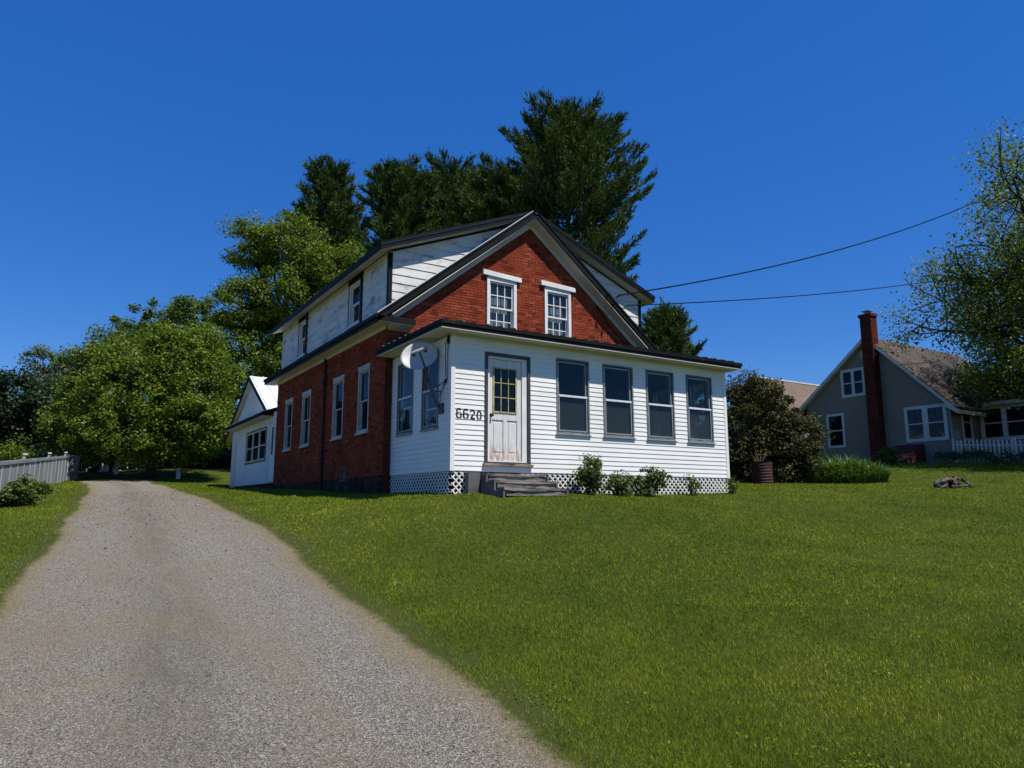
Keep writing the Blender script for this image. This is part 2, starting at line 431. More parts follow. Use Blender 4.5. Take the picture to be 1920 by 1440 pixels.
class MB:
    def __init__(s):
        s.v = []; s.f = []
    def poly(s, pts):
        i = len(s.v); s.v += [tuple(p) for p in pts]; s.f.append(tuple(range(i, i + len(pts)))); return s
    def hexa(s, p):
        """p: 8 points, bottom ring 0-3, top ring 4-7"""
        i = len(s.v); s.v += [tuple(q) for q in p]
        for f in ((0, 3, 2, 1), (4, 5, 6, 7), (0, 1, 5, 4), (1, 2, 6, 5), (2, 3, 7, 6), (3, 0, 4, 7)):
            s.f.append(tuple(i + k for k in f))
        return s
    def box(s, x0, x1, y0, y1, z0, z1):
        return s.hexa([(x0, y0, z0), (x1, y0, z0), (x1, y1, z0), (x0, y1, z0), (x0, y0, z1), (x1, y0, z1), (x1, y1, z1), (x0, y1, z1)])
    def prism(s, ring, vec):
        """closed ring of 3d points extruded by vec"""
        i = len(s.v); n = len(ring); vec = Vector(vec)
        s.v += [tuple(p) for p in ring] + [tuple(Vector(p) + vec) for p in ring]
        s.f.append(tuple(i + k for k in range(n))[::-1]); s.f.append(tuple(i + n + k for k in range(n)))
        for k in range(n):
            a = (k + 1) % n
            s.f.append((i + k, i + a, i + n + a, i + n + k))
        return s
    def tube(s, pts, rad, n=6, cap=True):
        pts = [Vector(p) for p in pts]
        if isinstance(rad, (int, float)): rad = [rad] * len(pts)
        i0 = len(s.v); ref = Vector((0, 0, 1))
        for k, p in enumerate(pts):
            d = (pts[min(k + 1, len(pts) - 1)] - pts[max(k - 1, 0)])
            if d.length < 1e-9: d = Vector((0, 0, 1))
            d.normalize()
            a = d.cross(ref)
            if a.length < 0.05: a = d.cross(Vector((1, 0, 0)))
            a.normalize(); b = d.cross(a)
            for j in range(n):
                t = 2 * math.pi * j / n
                s.v.append(tuple(p + (a * math.cos(t) + b * math.sin(t)) * rad[k]))
        for k in range(len(pts) - 1):
            for j in range(n):
                a = i0 + k * n + j; b = i0 + k * n + (j + 1) % n
                s.f.append((a, b, b + n, a + n))
        if cap:
            s.f.append(tuple(range(i0, i0 + n))[::-1])
            e = i0 + (len(pts) - 1) * n
            s.f.append(tuple(range(e, e + n)))
        return s
    def lathe(s, c, prof, n=16, axis=None):
        """prof: list of (radius, height) about vertical axis at c"""
        i0 = len(s.v)
        for r, h in prof:
            for j in range(n):
                t = 2 * math.pi * j / n
                s.v.append((c[0] + r * math.cos(t), c[1] + r * math.sin(t), c[2] + h))
        for k in range(len(prof) - 1):
            for j in range(n):
                a = i0 + k * n + j; b = i0 + k * n + (j + 1) % n
                s.f.append((a, b, b + n, a + n))
        return s
    def mesh(s, name, off=Vector((0, 0, 0)), mat=None, smooth=False):
        me = bpy.data.meshes.new(name)
        me.from_pydata([(v[0] - off[0], v[1] - off[1], v[2] - off[2]) for v in s.v], [], s.f)
        bm = bmesh.new(); bm.from_mesh(me)
        bmesh.ops.recalc_face_normals(bm, faces=bm.faces)
        bm.to_mesh(me); bm.free()
        if mat: me.materials.append(mat)
        if smooth: me.shade_smooth()
        return me
    def build(s, name, mat, parent=None, smooth=False, bevel=0.0, kind=None, label=None, top=None):
        me = s.mesh(name, org(parent), mat, smooth)
        o = bpy.data.objects.new(name, me)
        link(o, parent)
        if parent is not None: ORG[o.name] = org(parent)
        if bevel > 0:
            b = o.modifiers.new('bevel', 'BEVEL'); b.width = bevel; b.segments = 1; b.limit_method = 'ANGLE'
        if kind: o['kind'] = kind
        if label: o['label'] = label
        return o

def np_mesh(name, verts, faces, mat, parent=None, tint=None, kind=None, off=None):
    """verts (N,3), faces (M,k) arrays"""
    if off is None: off = org(parent)
    verts = np.asarray(verts, np.float32) - np.asarray(off[:], np.float32)
    faces = np.asarray(faces, np.int32)
    me = bpy.data.meshes.new(name)
    m, k = faces.shape
    me.vertices.add(len(verts)); me.vertices.foreach_set('co', verts.ravel())
    me.loops.add(m * k); me.loops.foreach_set('vertex_index', faces.ravel())
    me.polygons.add(m)
    me.polygons.foreach_set('loop_start', np.arange(0, m * k, k, dtype=np.int32))
    me.polygons.foreach_set('loop_total', np.full(m, k, np.int32))
    if tint is not None:
        a = me.attributes.new('tint', 'FLOAT', 'FACE'); a.data.foreach_set('value', np.asarray(tint, np.float32))
    me.update(calc_edges=True)
    me.materials.append(mat)
    o = bpy.data.objects.new(name, me)
    link(o, parent)
    if parent is not None: ORG[o.name] = org(parent)
    if kind: o['kind'] = kind
    return o

class Fr:
    """wall frame: u along the wall, n out of the wall, z up"""
    def __init__(s, o, u, n):
        s.o = Vector(o); s.u = Vector(u); s.n = Vector(n)
    def p(s, u, n, z):
        return s.o + s.u * u + s.n * n + Vector((0, 0, z))
    def box(s, mb, u0, u1, n0, n1, z0, z1):
        P = s.p
        return mb.hexa([P(u0, n0, z0), P(u1, n0, z0), P(u1, n1, z0), P(u0, n1, z0), P(u0, n0, z1), P(u1, n0, z1), P(u1, n1, z1), P(u0, n1, z1)])
    def frame(s, mb, u0, u1, z0, z1, wd, n0, n1, bottom=None):
        """rectangular frame with members of width wd inside the rectangle"""
        b = wd if bottom is None else bottom
        s.box(mb, u0, u0 + wd, n0, n1, z0, z1); s.box(mb, u1 - wd, u1, n0, n1, z0, z1)
        s.box(mb, u0 + wd, u1 - wd, n0, n1, z1 - wd, z1); s.box(mb, u0 + wd, u1 - wd, n0, n1, z0, z0 + b)
        return mb

def wall_cells(mb, fr, u0, u1, z0, z1, n0, n1, openings):
    us = sorted({u0, u1, *[a for o in openings for a in o[:2]]})
    for a, b in zip(us[:-1], us[1:]):
        zs = [(z0, z1)]
        for (p, q, r, t) in openings:
            if p < (a + b) / 2 < q:
                nz = []
                for (l, h) in zs:
                    if r > l: nz.append((l, min(h, r)))
                    if t < h: nz.append((max(l, t), h))
                zs = nz
        for l, h in zs:
            if h - l > 1e-4: fr.box(mb, a, b, n0, n1, l, h)
    return mb

def clapboards(parent, fr, u0, u1, z0, z1, course, openings, mat, lip=0.016, inner=0.004, name='siding_board', lim=None, uneven=0.0):
    """one object per course; lim(z) -> (ua, ub) limits the course to a gable shape"""
    k = 0; z = z0
    rnd = random.Random(hash((round(u0, 2), round(u1, 2), round(z0, 2))) & 0xffff)
    while z < z1 - 0.02:
        zt = min(z + course, z1)
        mb = MB()
        prof = lambda zz: lip + (inner - lip) * (zz - z) / course
        def piece(a0, b0, za, zb, a1=None, b1=None):
            a1 = a0 if a1 is None else a1; b1 = b0 if b1 is None else b1
            if b0 - a0 < 0.004 and b1 - a1 < 0.004: return
            P = fr.p; na = prof(za); nb = prof(zb)
            mb.hexa([P(a0, 0.0, za), P(b0, 0.0, za), P(b0, na, za), P(a0, na, za), P(a1, 0.0, zb), P(b1, 0.0, zb), P(b1, nb, zb), P(a1, nb, zb)])
        if lim is not None:
            a0, b0 = lim(z); a1, b1 = lim(zt)
            if b0 - a0 > 0.02 or b1 - a1 > 0.02:
                if b1 < a1: a1 = b1 = (a1 + b1) / 2
                if b0 < a0: a0 = b0 = (a0 + b0) / 2
                piece(a0, b0, z, zt, a1, b1)
        else:
            us = sorted({u0, u1, *[a for o in openings for a in o[:2] if u0 < a < u1]})
            run = None
            segs = []
            for a, b in zip(us[:-1], us[1:]):
                zs = [(z, zt)]
                for (p, q, r, t) in openings:
                    if p < (a + b) / 2 < q:
                        nz = []
                        for (l, h) in zs:
                            if r > l: nz.append((l, min(h, r)))
                            if t < h: nz.append((max(l, t), h))
                        zs = nz
                for l, h in zs:
                    if h - l > 0.004:
                        if segs and segs[-1][1] == a and segs[-1][2:] == (l, h): segs[-1] = (segs[-1][0], b, l, h)
                        else: segs.append((a, b, l, h))
            for a, b, l, h in segs[:-1]:
                piece(a, b, l, h); mb.build(name, mat, parent); mb.v = []; mb.f = []
            for a, b, l, h in segs[-1:]: piece(a, b, l, h)
        if mb.v:
            o = mb.build(name, mat, parent)
            if uneven: o.location.z += rnd.uniform(-uneven, uneven)
        z = zt; k += 1

# ------------------------------------------------------------------ terrain
CTRL = np.array([
 (-6.27, -12.24, -2.20), (-6.6, -3.8, -1.67), (-3.7, -5.6, -1.67), (-6.2, 0.0, -1.33), (-3.6, -1.6, -1.32), (-5.4, 12.3, -0.31),
 (-3.24, 9.7, -0.33), (-3.25, 16.8, 0.09), (-5.2, 20.4, 0.15), (-4.0, -9.0, -1.95), (-1.8, -10.0, -1.93),
 (0, -0.2, -0.455), (3.7, -0.2, -0.42), (7.57, 0, -0.335), (0, 2.9, -0.385), (-0.2, 7, -0.26), (-0.2, 12.4, -0.12), (-0.2, 18.8, -0.05),
 (4.25, -4.4, -1.02), (7.25, -6.25, -1.0), (1.0, -5.5, -1.25), (14.0, -6.0, -0.55), (24, -6, 0.35),
 (16.7, -0.4, 0.06), (11.2, 1.85, -0.04), (15.0, 1.8, 0.06), (13.5, 3.4, 0.08), (22.3, 4.9, 1.0), (26.2, 6.7, 1.15), (26.2, 4.2, 1.16), (25.0, 1.4, 0.92), (28, -2, 0.9),
 (-7.4, 10, -0.66), (-5.9, 25.6, 0.42), (-1.7, 34.7, 1.4), (1.8, 30, 1.3), (-5.3, 40.5, 1.4), (4.6, 28.5, 1.0), (-12, 10, -0.7), (-14, 30, 0.6), (-14, -4, -1.9),
 (8, 12, 0.1), (8, 22, 0.6), (15, 30, 1.5), (30, 20, 1.4), (40, 40, 1.8), (-30, 40, 1.3), (-30, 0, -1.2), (0, 70, 2.2), (40, 0, 1.2), (30, -20, 0.2),
 (0, -25, -2.3), (-25, -25, -2.4), (60, -40, 0.5), (110, 40, 2.5), (0, 130, 2.8), (-110, 60, 2.2), (-90, -70, -2), (60, -110, -1), (90, 110, 3)], float)
def _phi(d): return np.sqrt(d * d + 2.5 ** 2)
_n = len(CTRL)
_D = np.sqrt(((CTRL[:, None, :2] - CTRL[None, :, :2]) ** 2).sum(-1))
_A = np.zeros((_n + 1, _n + 1)); _A[:_n, :_n] = _phi(_D) - 0.02 * np.eye(_n); _A[:_n, _n] = 1; _A[_n, :_n] = 1
_W = np.linalg.solve(_A, np.append(CTRL[:, 2], 0))
def height(x, y):
    x = np.atleast_1d(np.asarray(x, float)); y = np.atleast_1d(np.asarray(y, float))
    out = np.empty(len(x))
    for i in range(0, len(x), 40000):
        d = np.sqrt((x[i:i + 40000, None] - CTRL[None, :, 0]) ** 2 + (y[i:i + 40000, None] - CTRL[None, :, 1]) ** 2)
        z = _phi(d) @ _W[:_n] + _W[_n]
        r = np.hypot(x[i:i + 40000], y[i:i + 40000])
        t = np.clip((r - 90) / 80, 0, 1); t = t * t * (3 - 2 * t)
        out[i:i + 40000] = z * (1 - t) + 2.0 * t
    return out
def hz(x, y): return float(height([x], [y])[0])

# driveway centre line and width, along y
def drive_edges(y):
    """left, right edge of the gravel at y (numpy)"""
    yy = np.asarray(y, float)
    l = np.interp(yy, [-30, -12, -8, -3.55, -2.75, -1.44, 0.5, 3.2, 6.75, 11.5, 14, 18, 25], [-8.3, -7.25, -7.0, -6.61, -6.52, -6.41, -6.21, -5.99, -5.75, -5.46, -5.3, -5.2, -5.3])
    r = np.interp(yy, [-30, -12, -9, -7.9, -6, -4.8, -3.5, -2.2, -0.6, 1, 3.5, 6.6, 10.2, 13.6, 18, 22.4, 25], [-3.6, -4.0, -3.96, -3.86, -3.72, -3.62, -3.52, -3.41, -3.36, -3.38, -3.32, -3.24, -3.16, -3.2, -3.1, -2.87, -2.5])
    l = l + 0.05 * np.sin(yy * 1.1) + 0.02 * np.sin(yy * 3.7 + 1)
    r = r + 0.04 * np.sin(yy * 0.9 + 2) + 0.02 * np.sin(yy * 3.1)
    return l, r - 0.03

def axis(fine0, fine1, step, far):
    a = list(np.arange(fine0, fine1 + 1e-6, step)); d = step
    lo = [fine0]; hi = [fine1]
    while hi[-1] < far: d *= 1.25; hi.append(hi[-1] + d)
    d = step
    while lo[-1] > -far: d *= 1.25; lo.append(lo[-1] - d)
    return np.array(sorted(set(lo[1:] + a + hi[1:])))
gx, gy = axis(-12, 30, 0.4, 900), axis(-16, 46, 0.4, 900)
GX, GY = np.meshgrid(gx, gy)
GZ = height(GX.ravel(), GY.ravel())
nx, ny = len(gx), len(gy)
idx = np.arange(nx * ny).reshape(ny, nx)
fc = np.stack([idx[:-1, :-1], idx[:-1, 1:], idx[1:, 1:], idx[1:, :-1]], -1).reshape(-1, 4)
go = np_mesh('ground', np.stack([GX.ravel(), GY.ravel(), GZ], -1), fc, M['ground'])
go.data.shade_smooth(); go['kind'] = 'structure'

ys = np.arange(-16, 25.2, 0.15)
el, er = drive_edges(ys)
NS = 45
MG = 0.45
ts = np.linspace(0, 1, NS)
DX = (el - MG)[:, None] * (1 - ts) + (er + MG)[:, None] * ts
DY = np.repeat(ys[:, None], NS, 1)
tw = np.clip((DX - el[:, None]) / (er - el)[:, None], -0.2, 1.2)
def drive_rise(t):
    return 0.018 + 0.028 * np.exp(-((t - 0.5) / 0.13) ** 2) - 0.014 * np.exp(-((t - 0.22) / 0.1) ** 2) - 0.014 * np.exp(-((t - 0.78) / 0.1) ** 2)
edge = np.minimum(DX - el[:, None], er[:, None] - DX)
DZ = height(DX.ravel(), DY.ravel()).reshape(DX.shape) + 0.003 + (drive_rise(tw) - 0.003) * np.clip((edge + 0.08) / 0.35, 0, 1)
DZ[:, 0] -= 0.02; DZ[:, -1] -= 0.02
di = np.arange(DX.size).reshape(DX.shape)
dfc = np.stack([di[:-1, :-1], di[:-1, 1:], di[1:, 1:], di[1:, :-1]], -1).reshape(-1, 4)
do = np_mesh('driveway', np.stack([DX.ravel(), DY.ravel(), DZ.ravel()], -1), dfc, M['gravel'])
do.data.shade_smooth(); do['kind'] = 'structure'
rs = np.random.RandomState(3)
edge = np.minimum(DX - el[:, None], er[:, None] - DX)
ac = 0.8 * np.clip(1 - (edge + 0.02) / 0.26, 0, 1)
soil = np.clip((0.06 - edge) / 0.26, 0, 1)
at3 = do.data.attributes.new('soil', 'FLOAT', 'POINT'); at3.data.foreach_set('value', soil.astype(np.float32).ravel())
ac = ac * (0.6 + 0.4 * rs.rand(len(ys), 1).repeat(NS, 1))
at_ = do.data.attributes.new('across', 'FLOAT', 'POINT'); at_.data.foreach_set('value', np.clip(ac, 0, 1).astype(np.float32).ravel())

mid = np.exp(-((tw - 0.47) / 0.11) ** 2) * (0.55 + 0.45 * np.repeat(np.sin(ys * 0.9)[:, None] * 0.5 + 0.5, NS, 1))
at2 = do.data.attributes.new('middle', 'FLOAT', 'POINT'); at2.data.foreach_set('value', np.clip(mid, 0, 1).astype(np.float32).ravel())

# ------------------------------------------------------------------ THE BRICK HOUSE
house = thing('brick_house', (3.7, 6, -0.3), 'red brick house with white glassed-in front porch, black metal roof and white dormers', 'house')
PF = Fr((0, 0, 0), (1, 0, 0), (0, -1, 0))          # porch front wall
PL = Fr((0, 0, 0), (0, 1, 0), (-1, 0, 0))          # porch left wall
PRT = Fr((7.57, 0, 0), (0, 1, 0), (1, 0, 0))       # porch right wall
BS = Fr((-0.185, 0, 0), (0, 1, 0), (-1, 0, 0))     # brick side wall
BSR = Fr((7.645, 0, 0), (0, 1, 0), (1, 0, 0))
BG = Fr((0, 2.906, 0), (1, 0, 0), (0, -1, 0))      # brick gable wall
XM, YF, YB = 3.73, 2.906, 12.37
HS = 2.63

FWIN = [(2.49, 3.285), (3.74, 4.535), (4.995, 5.79), (6.265, 7.06)]
WZ0, WZ1 = 0.87, 2.40
DOOR = (0.76, 1.765, 0.19, 2.335)
LWIN = [(0.565, 1.255), (1.775, 2.53)]
RWIN = [(0.55, 1.05), (1.80, 2.42)]
f_open = [(a, b, WZ0, WZ1) for a, b in FWIN] + [DOOR]
l_open = [(a, b, 0.90, 2.40) for a, b in LWIN]
r_open = [(a, b, 0.90, 2.40) for a, b in RWIN]
pw = wall_cells(MB(), PF, 0, 7.57, 0, HS, -0.12, 0.0, f_open).build('porch_front_wall', M['vinyl'], house)
pl_ = wall_cells(MB(), PL, 0.122, 2.90, 0, HS, -0.12, 0.0, l_open).build('porch_side_wall', M['vinyl'], house)
pr_ = wall_cells(MB(), PRT, 0.122, 2.90, 0, HS, -0.12, 0.0, r_open).build('porch_side_wall', M['vinyl'], house)
g = 0.03
clapboards(pw, PF, 0.075, 7.495, 0.012, HS - 0.03, 0.0985, [(a - g, b + g, c - g, d + g) for a, b, c, d in f_open], M['vinyl'])
clapboards(pl_, PL, 0.02, 2.90, 0.012, HS - 0.03, 0.0985, [(a - g, b + g, c - g, d + g) for a, b, c, d in l_open], M['vinyl'])
clapboards(pr_, PRT, 0.075, 2.90, 0.012, HS - 0.03, 0.0985, [(a - g, b + g, c - g, d + g) for a, b, c, d in r_open], M['vinyl'])
for u0, u1 in ((-0.019, 0.075), (7.495, 7.589)):
    mb = MB(); PF.box(mb, u0, u1, 0.0, 0.022, 0.0, HS - 0.02)
    if u0 < 0: PL.box(mb, 0.0, 0.06, 0.002, 0.019, 0.0, HS - 0.02)
    mb.build('corner_post', M['vinyl'], house, bevel=0.004)
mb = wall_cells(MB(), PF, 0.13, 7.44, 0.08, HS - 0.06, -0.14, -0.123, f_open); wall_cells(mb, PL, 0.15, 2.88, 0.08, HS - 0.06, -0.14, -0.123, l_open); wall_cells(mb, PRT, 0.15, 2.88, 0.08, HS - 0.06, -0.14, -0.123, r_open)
mb.build('porch_lining', M['lining'], house)  # added dark boards that dim the porch, cutting bounce off white walls
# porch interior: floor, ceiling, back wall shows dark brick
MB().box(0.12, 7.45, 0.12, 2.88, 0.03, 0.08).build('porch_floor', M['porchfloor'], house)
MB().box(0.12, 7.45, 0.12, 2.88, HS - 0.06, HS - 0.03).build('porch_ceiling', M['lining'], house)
MB().box(0.02, 7.55, 0.03, 2.9, -0.10, -0.006).build('porch_sill_beam', M['greywood'], house)

def grid_window(fr, parent, u0, u1, z0, z1, n, cols, rows, glass, mat, bar=0.022):
    """panes between muntins"""
    du = (u1 - u0 - bar * (cols - 1)) / cols; dz = (z1 - z0 - bar * (rows - 1)) / rows
    mb = MB()
    for i in range(1, cols):
        a = u0 + i * (du + bar) - bar; fr.box(mb, a, a + bar, n - 0.004, n + 0.014, z0, z1)
    for j in range(1, rows):
        b = z0 + j * (dz + bar) - bar; fr.box(mb, u0, u1, n - 0.003, n + 0.012, b, b + bar)
    if mb.v: mb.build('muntin', mat, parent)
    pm = None
    for i in range(cols):
        for j in range(rows):
            a = u0 + i * (du + bar); b = z0 + j * (dz + bar)
            c = fr.p(a + du / 2, n, b + dz / 2)
            if pm is None:
                q = MB(); f2 = Fr((0, 0, 0), fr.u, fr.n)
                f2.box(q, -du / 2, du / 2, -0.003, 0.003, -dz / 2, dz / 2)
                pm = q.mesh('pane', Vector((0, 0, 0)), glass)
            o = bpy.data.objects.new('pane', pm); link(o, parent); o.location = c - org(parent)

def porch_window(fr, u0, u1, z0, z1, screen=True, raised=0.0, mat='alu'):
    w = fr.frame(MB(), u0 - 0.035, u1 + 0.035, z0 - 0.035, z1 + 0.035, 0.036, -0.06, 0.028).build('window', M['frame'], house, bevel=0.003)
    a, b = u0 + 0.02, u1 - 0.02
    zm = (z0 + z1) / 2
    up = fr.frame(MB(), a, b, zm - 0.02, z1 - 0.02, 0.03, -0.045, -0.015).build('upper_sash', M[mat], w)
    lo = fr.frame(MB(), a, b, z0 + 0.02, zm + 0.02, 0.028, -0.012, 0.012).build('lower_sash', M[mat], w)
    mb = MB(); fr.box(mb, a, b, 0.0125, 0.024, zm - 0.022, zm + 0.022); mb.build('meeting_rail', M['fencecap'], w, bevel=0.003)
    mb = MB(); fr.box(mb, u0 - 0.06, u1 + 0.06, 0.0, 0.055, z0 - 0.062, z0 - 0.037); mb.build('sill', M['alu'], w, bevel=0.004)
    grid_window(fr, w, a + 0.03, b - 0.03, zm + 0.01, z1 - 0.05, -0.03, 1, 1, M['glass'], M[mat])
    grid_window(fr, w, a + 0.028, b - 0.028, z0 + 0.048, zm - 0.008, 0.0, 1, 1, M['glass'], M[mat])
    if screen:
        mb = MB(); fr.box(mb, a + 0.028, b - 0.028, -0.034, -0.032, z0 + 0.03, zm - 0.01); mb.build('screen', M['screen'], w)
    if raised:
        mb = MB(); fr.box(mb, a + 0.05, b - 0.03, -0.058, -0.048, z0 + raised, z0 + raised + 0.035); mb.build('inner_rail', M['fencecap'], w)
    return w
for a, b in FWIN: porch_window(PF, a, b, WZ0, WZ1)
porch_window(PL, *LWIN[0], 0.90, 2.40, screen=False, raised=0.36)
w_ = porch_window(PL, *LWIN[1], 0.90, 2.40, screen=False, raised=0.52)
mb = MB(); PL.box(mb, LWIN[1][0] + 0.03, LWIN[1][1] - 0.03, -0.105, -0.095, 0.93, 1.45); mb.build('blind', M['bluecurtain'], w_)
for a, b in RWIN: porch_window(PRT, a, b, 0.90, 2.40, screen=False)

# front door
u0, u1, z0, z1 = DOOR
door = PF.frame(MB(), u0 - 0.03, u1 + 0.03, z0 - 0.02, z1 + 0.035, 0.065, -0.12, 0.035, bottom=0.03).build('front_door', M['darkalu'], house, bevel=0.003)
mb = MB(); PF.frame(mb, u0 + 0.036, u1 - 0.036, z0 + 0.012, z1 - 0.031, 0.05, -0.11, 0.0, bottom=0.02)
PF.box(mb, u1 - 0.15, u1 - 0.086, -0.09, -0.005, z0 + 0.032, z1 - 0.081)
mb.build('door_jamb', M['trimwhite'], door)
mb = MB(); PF.box(mb, u0 - 0.07, u1 + 0.07, 0.0, 0.075, z0 - 0.075, z0 - 0.022); mb.build('threshold', M['oldwood'], door, bevel=0.006)
da, db, dz0, dz1 = u0 + 0.09, u1 - 0.155, z0 + 0.035, z1 - 0.085
GA, GB_, GZ0, GZ1 = 0.945, 1.49, 1.18, 2.085
GB_ = min(GB_, db - 0.1)
slab = MB()
wall_cells(slab, PF, da, db, dz0, dz1, -0.075, -0.035, [(GA, GB_, GZ0, GZ1), (0.93, 1.185, 0.36, 1.03), (1.275, 1.51, 0.36, 1.03)])
slab.build('door_slab', M['door'], door, bevel=0.003)
for a, b in ((0.93, 1.185), (1.275, 1.51)):
    mb = MB(); PF.box(mb, a, b, -0.075, -0.052, 0.36, 1.03)
    PF.box(mb, a + 0.035, b - 0.035, -0.0515, -0.042, 0.40, 0.99)
    mb.build('door_panel', M['door'], door, bevel=0.006)
mb = MB(); PF.frame(mb, GA - 0.005, GB_ + 0.005, GZ0 - 0.005, GZ1 + 0.005, 0.028, -0.034, -0.02)
mb.build('glazing_bead', M['muntinyellow'], door)
grid_window(PF, door, GA + 0.02, GB_ - 0.02, GZ0 + 0.02, GZ1 - 0.02, -0.045, 3, 3, M['glass'], M['muntinyellow'], 0.016)
kb = MB(); kc = PF.p(da + 0.05, 0.0, 1.12)
kb.tube([PF.p(da + 0.05, -0.036, 1.12), PF.p(da + 0.05, -0.028, 1.12), PF.p(da + 0.05, -0.026, 1.12), PF.p(da + 0.05, 0.005, 1.12), PF.p(da + 0.05, 0.01, 1.12), PF.p(da + 0.05, 0.03, 1.12), PF.p(da + 0.05, 0.045, 1.12)], [0.036, 0.036, 0.014, 0.014, 0.03, 0.034, 0.02], 12)
kb.build('knob', M['knob'], door, smooth=True)

# house number
def arc(cx, cz, rx, rz, a0, a1, n=12):
    return [(cx + rx * math.cos(R_(a0 + (a1 - a0) * i / n)), cz + rz * math.sin(R_(a0 + (a1 - a0) * i / n))) for i in range(n + 1)]
DIG = {'6': arc(0.52, 0.74, 0.34, 0.20, 25, 180) + [(0.17, 0.5)] + arc(0.52, 0.31, 0.36, 0.25, 180, 490, 22),
       '2': arc(0.5, 0.72, 0.32, 0.21, 170, -30, 14) + [(0.5, 0.38), (0.24, 0.15), (0.55, 0.13), (0.9, 0.13)],
       '0': arc(0.5, 0.5, 0.32, 0.42, 90, 450, 28)}
def digit(ch, x, z, w=0.134, h=0.20, st=0.033):
    pts = [Vector((p[0] * w, p[1] * h)) for p in DIG[ch]]
    closed = ch == '0'
    fine = []
    for p, q in zip(pts[:-1], pts[1:]):
        k = max(1, int((q - p).length / 0.006))
        fine += [p.lerp(q, i / k) for i in range(k)]
    pts = fine + [pts[-1]]
    mb = MB(); n = len(pts); L = []
    def dn_(zz):                                  # the board face behind the digit
        f = ((zz - 0.012) / 0.0985) % 1.0
        return 0.016 - 0.012 * f
    for i, p in enumerate(pts):
        a = pts[max(0, i - 2)] if not closed or i > 1 else pts[i - 3]; b = pts[min(n - 1, i + 2)] if not closed or i < n - 2 else pts[(i + 3) % n]
        d = (b - a).normalized(); q = Vector((-d.y, d.x)) * st / 2
        L.append((p + q, p - q))
    for i in range(n - 1):
        c4 = (L[i][0], L[i][1], L[i + 1][1], L[i + 1][0])
        top = 0.0045 + (0.00004 * i if ch == '6' else 0)
        mb.hexa([(x + c.x, -dn_(z + c.y) + 0.002, z + c.y) for c in c4] + [(x + c.x, -dn_(z + c.y) - top, z + c.y) for c in c4])
    o = mb.build('house_number', M['digit'], house)
    o['label'] = 'black digit %s of the house number 6620' % ch
for i, ch in enumerate('6620'): digit(ch, 0.095 + 0.148 * i, 1.0 - 0.004 * i)

# lattice skirt
def lattice(fr, u0, u1, zb0, zb1, zt, pitch=0.128):
    """zb0, zb1 ground at both ends"""
    pn = MB()
    fr.box(pn, u0, u1, -0.014, -0.008, zt - 0.022, zt)
    sk = pn.build('lattice_panel', M['trimwhite'], house)
    zb = min(zb0, zb1); H = zt - zb
    wd = 0.028; k = 0
    def clip(a, b, s, n0):
        # strip running from (a, zb) with du = s * dz ; clip to [u0,u1]
        pts = []
        lo, hi = 0.0, H
        if s > 0:
            lo = max(lo, (u0 - a)); hi = min(hi, (u1 - a))
        else:
            lo = max(lo, (a - u1)); hi = min(hi, (a - u0))
        if hi - lo < 0.03: return
        h = wd * 0.707
        A = (a + s * lo, zb + lo); B = (a + s * hi, zb + hi)
        P = fr.p
        mb = MB()
        mb.hexa([P(A[0] - h, n0, A[1]), P(A[0] + h, n0, A[1]), P(A[0] + h, n0 + 0.006, A[1]), P(A[0] - h, n0 + 0.006, A[1]),
                 P(B[0] - h, n0, B[1]), P(B[0] + h, n0, B[1]), P(B[0] + h, n0 + 0.006, B[1]), P(B[0] - h, n0 + 0.006, B[1])])
        mb.build('lattice_slat', M['trimwhite'], sk)
    a = u0 - H
    while a < u1:
        clip(a, None, 1, -0.007); a += pitch
    a = u0
    while a < u1 + H:
        clip(a, None, -1, 0.0); a += pitch
    return sk
lattice(PF, 0.03, 0.56, -0.47, -0.47, -0.012)
lattice(PF, 1.55, 7.55, -0.47, -0.40, -0.012)
lattice(PL, 0.03, 2.88, -0.48, -0.44, -0.012)
lattice(PRT, 0.03, 2.88, -0.45, -0.40, -0.012)
MB().box(0.18, 7.40, 0.35, 2.86, -0.75, -0.11).build('crawl_space', M['interior'], house)  # dark solid block in place of the shade behind the lattice

# porch roof : hipped black metal over the porch
ex0, ex1, ey = -0.40, 7.81, -0.35
zs_, zt_ = 2.655, 2.815
sl_ = 0.19
def pz(d): return zt_ + sl_ * d
mb = MB()
dep = YF - ey
hx = ex0 + dep; hx2 = ex1 - dep
A = (ex0, ey, zt_); B = (ex1, ey, zt_); Cc = (hx2, YF - 0.004, pz(dep)); Dd = (hx, YF - 0.004, pz(dep)); E1 = (ex0, YF - 0.004, zt_); E2 = (ex1, YF - 0.004, zt_)
mb.poly([A, B, Cc, Dd]); mb.poly([A, Dd, E1]); mb.poly([B, E2, Cc])
mb.poly([(p[0], p[1], p[2] - 0.03) for p in (A, E1, E2, B)])
mb.box(ex0 + 0.01, ex1 - 0.01, ey + 0.01, YF - 0.01, zt_ - 0.03, zt_ - 0.004)
proof = mb.build('porch_roof', M['ribmetal'], house)
def rib(pts): MB().tube(pts, 0.017, 6).build('roof_rib', M['ribmetal'], proof)
x = ex0 + 0.12
while x < ex1:
    d = min(dep, x - ex0, ex1 - x) * 0.98
    MBr = MB().prism([(x - 0.022, ey - 0.012, zt_ - 0.002), (x + 0.022, ey - 0.012, zt_ - 0.002), (x + 0.011, ey - 0.012, zt_ + 0.026), (x - 0.011, ey - 0.012, zt_ + 0.026)], (0, d, sl_ * d))
    MBr.build('roof_rib', M['ribmetal'], proof)
    x += 0.30
y = ey + 0.2
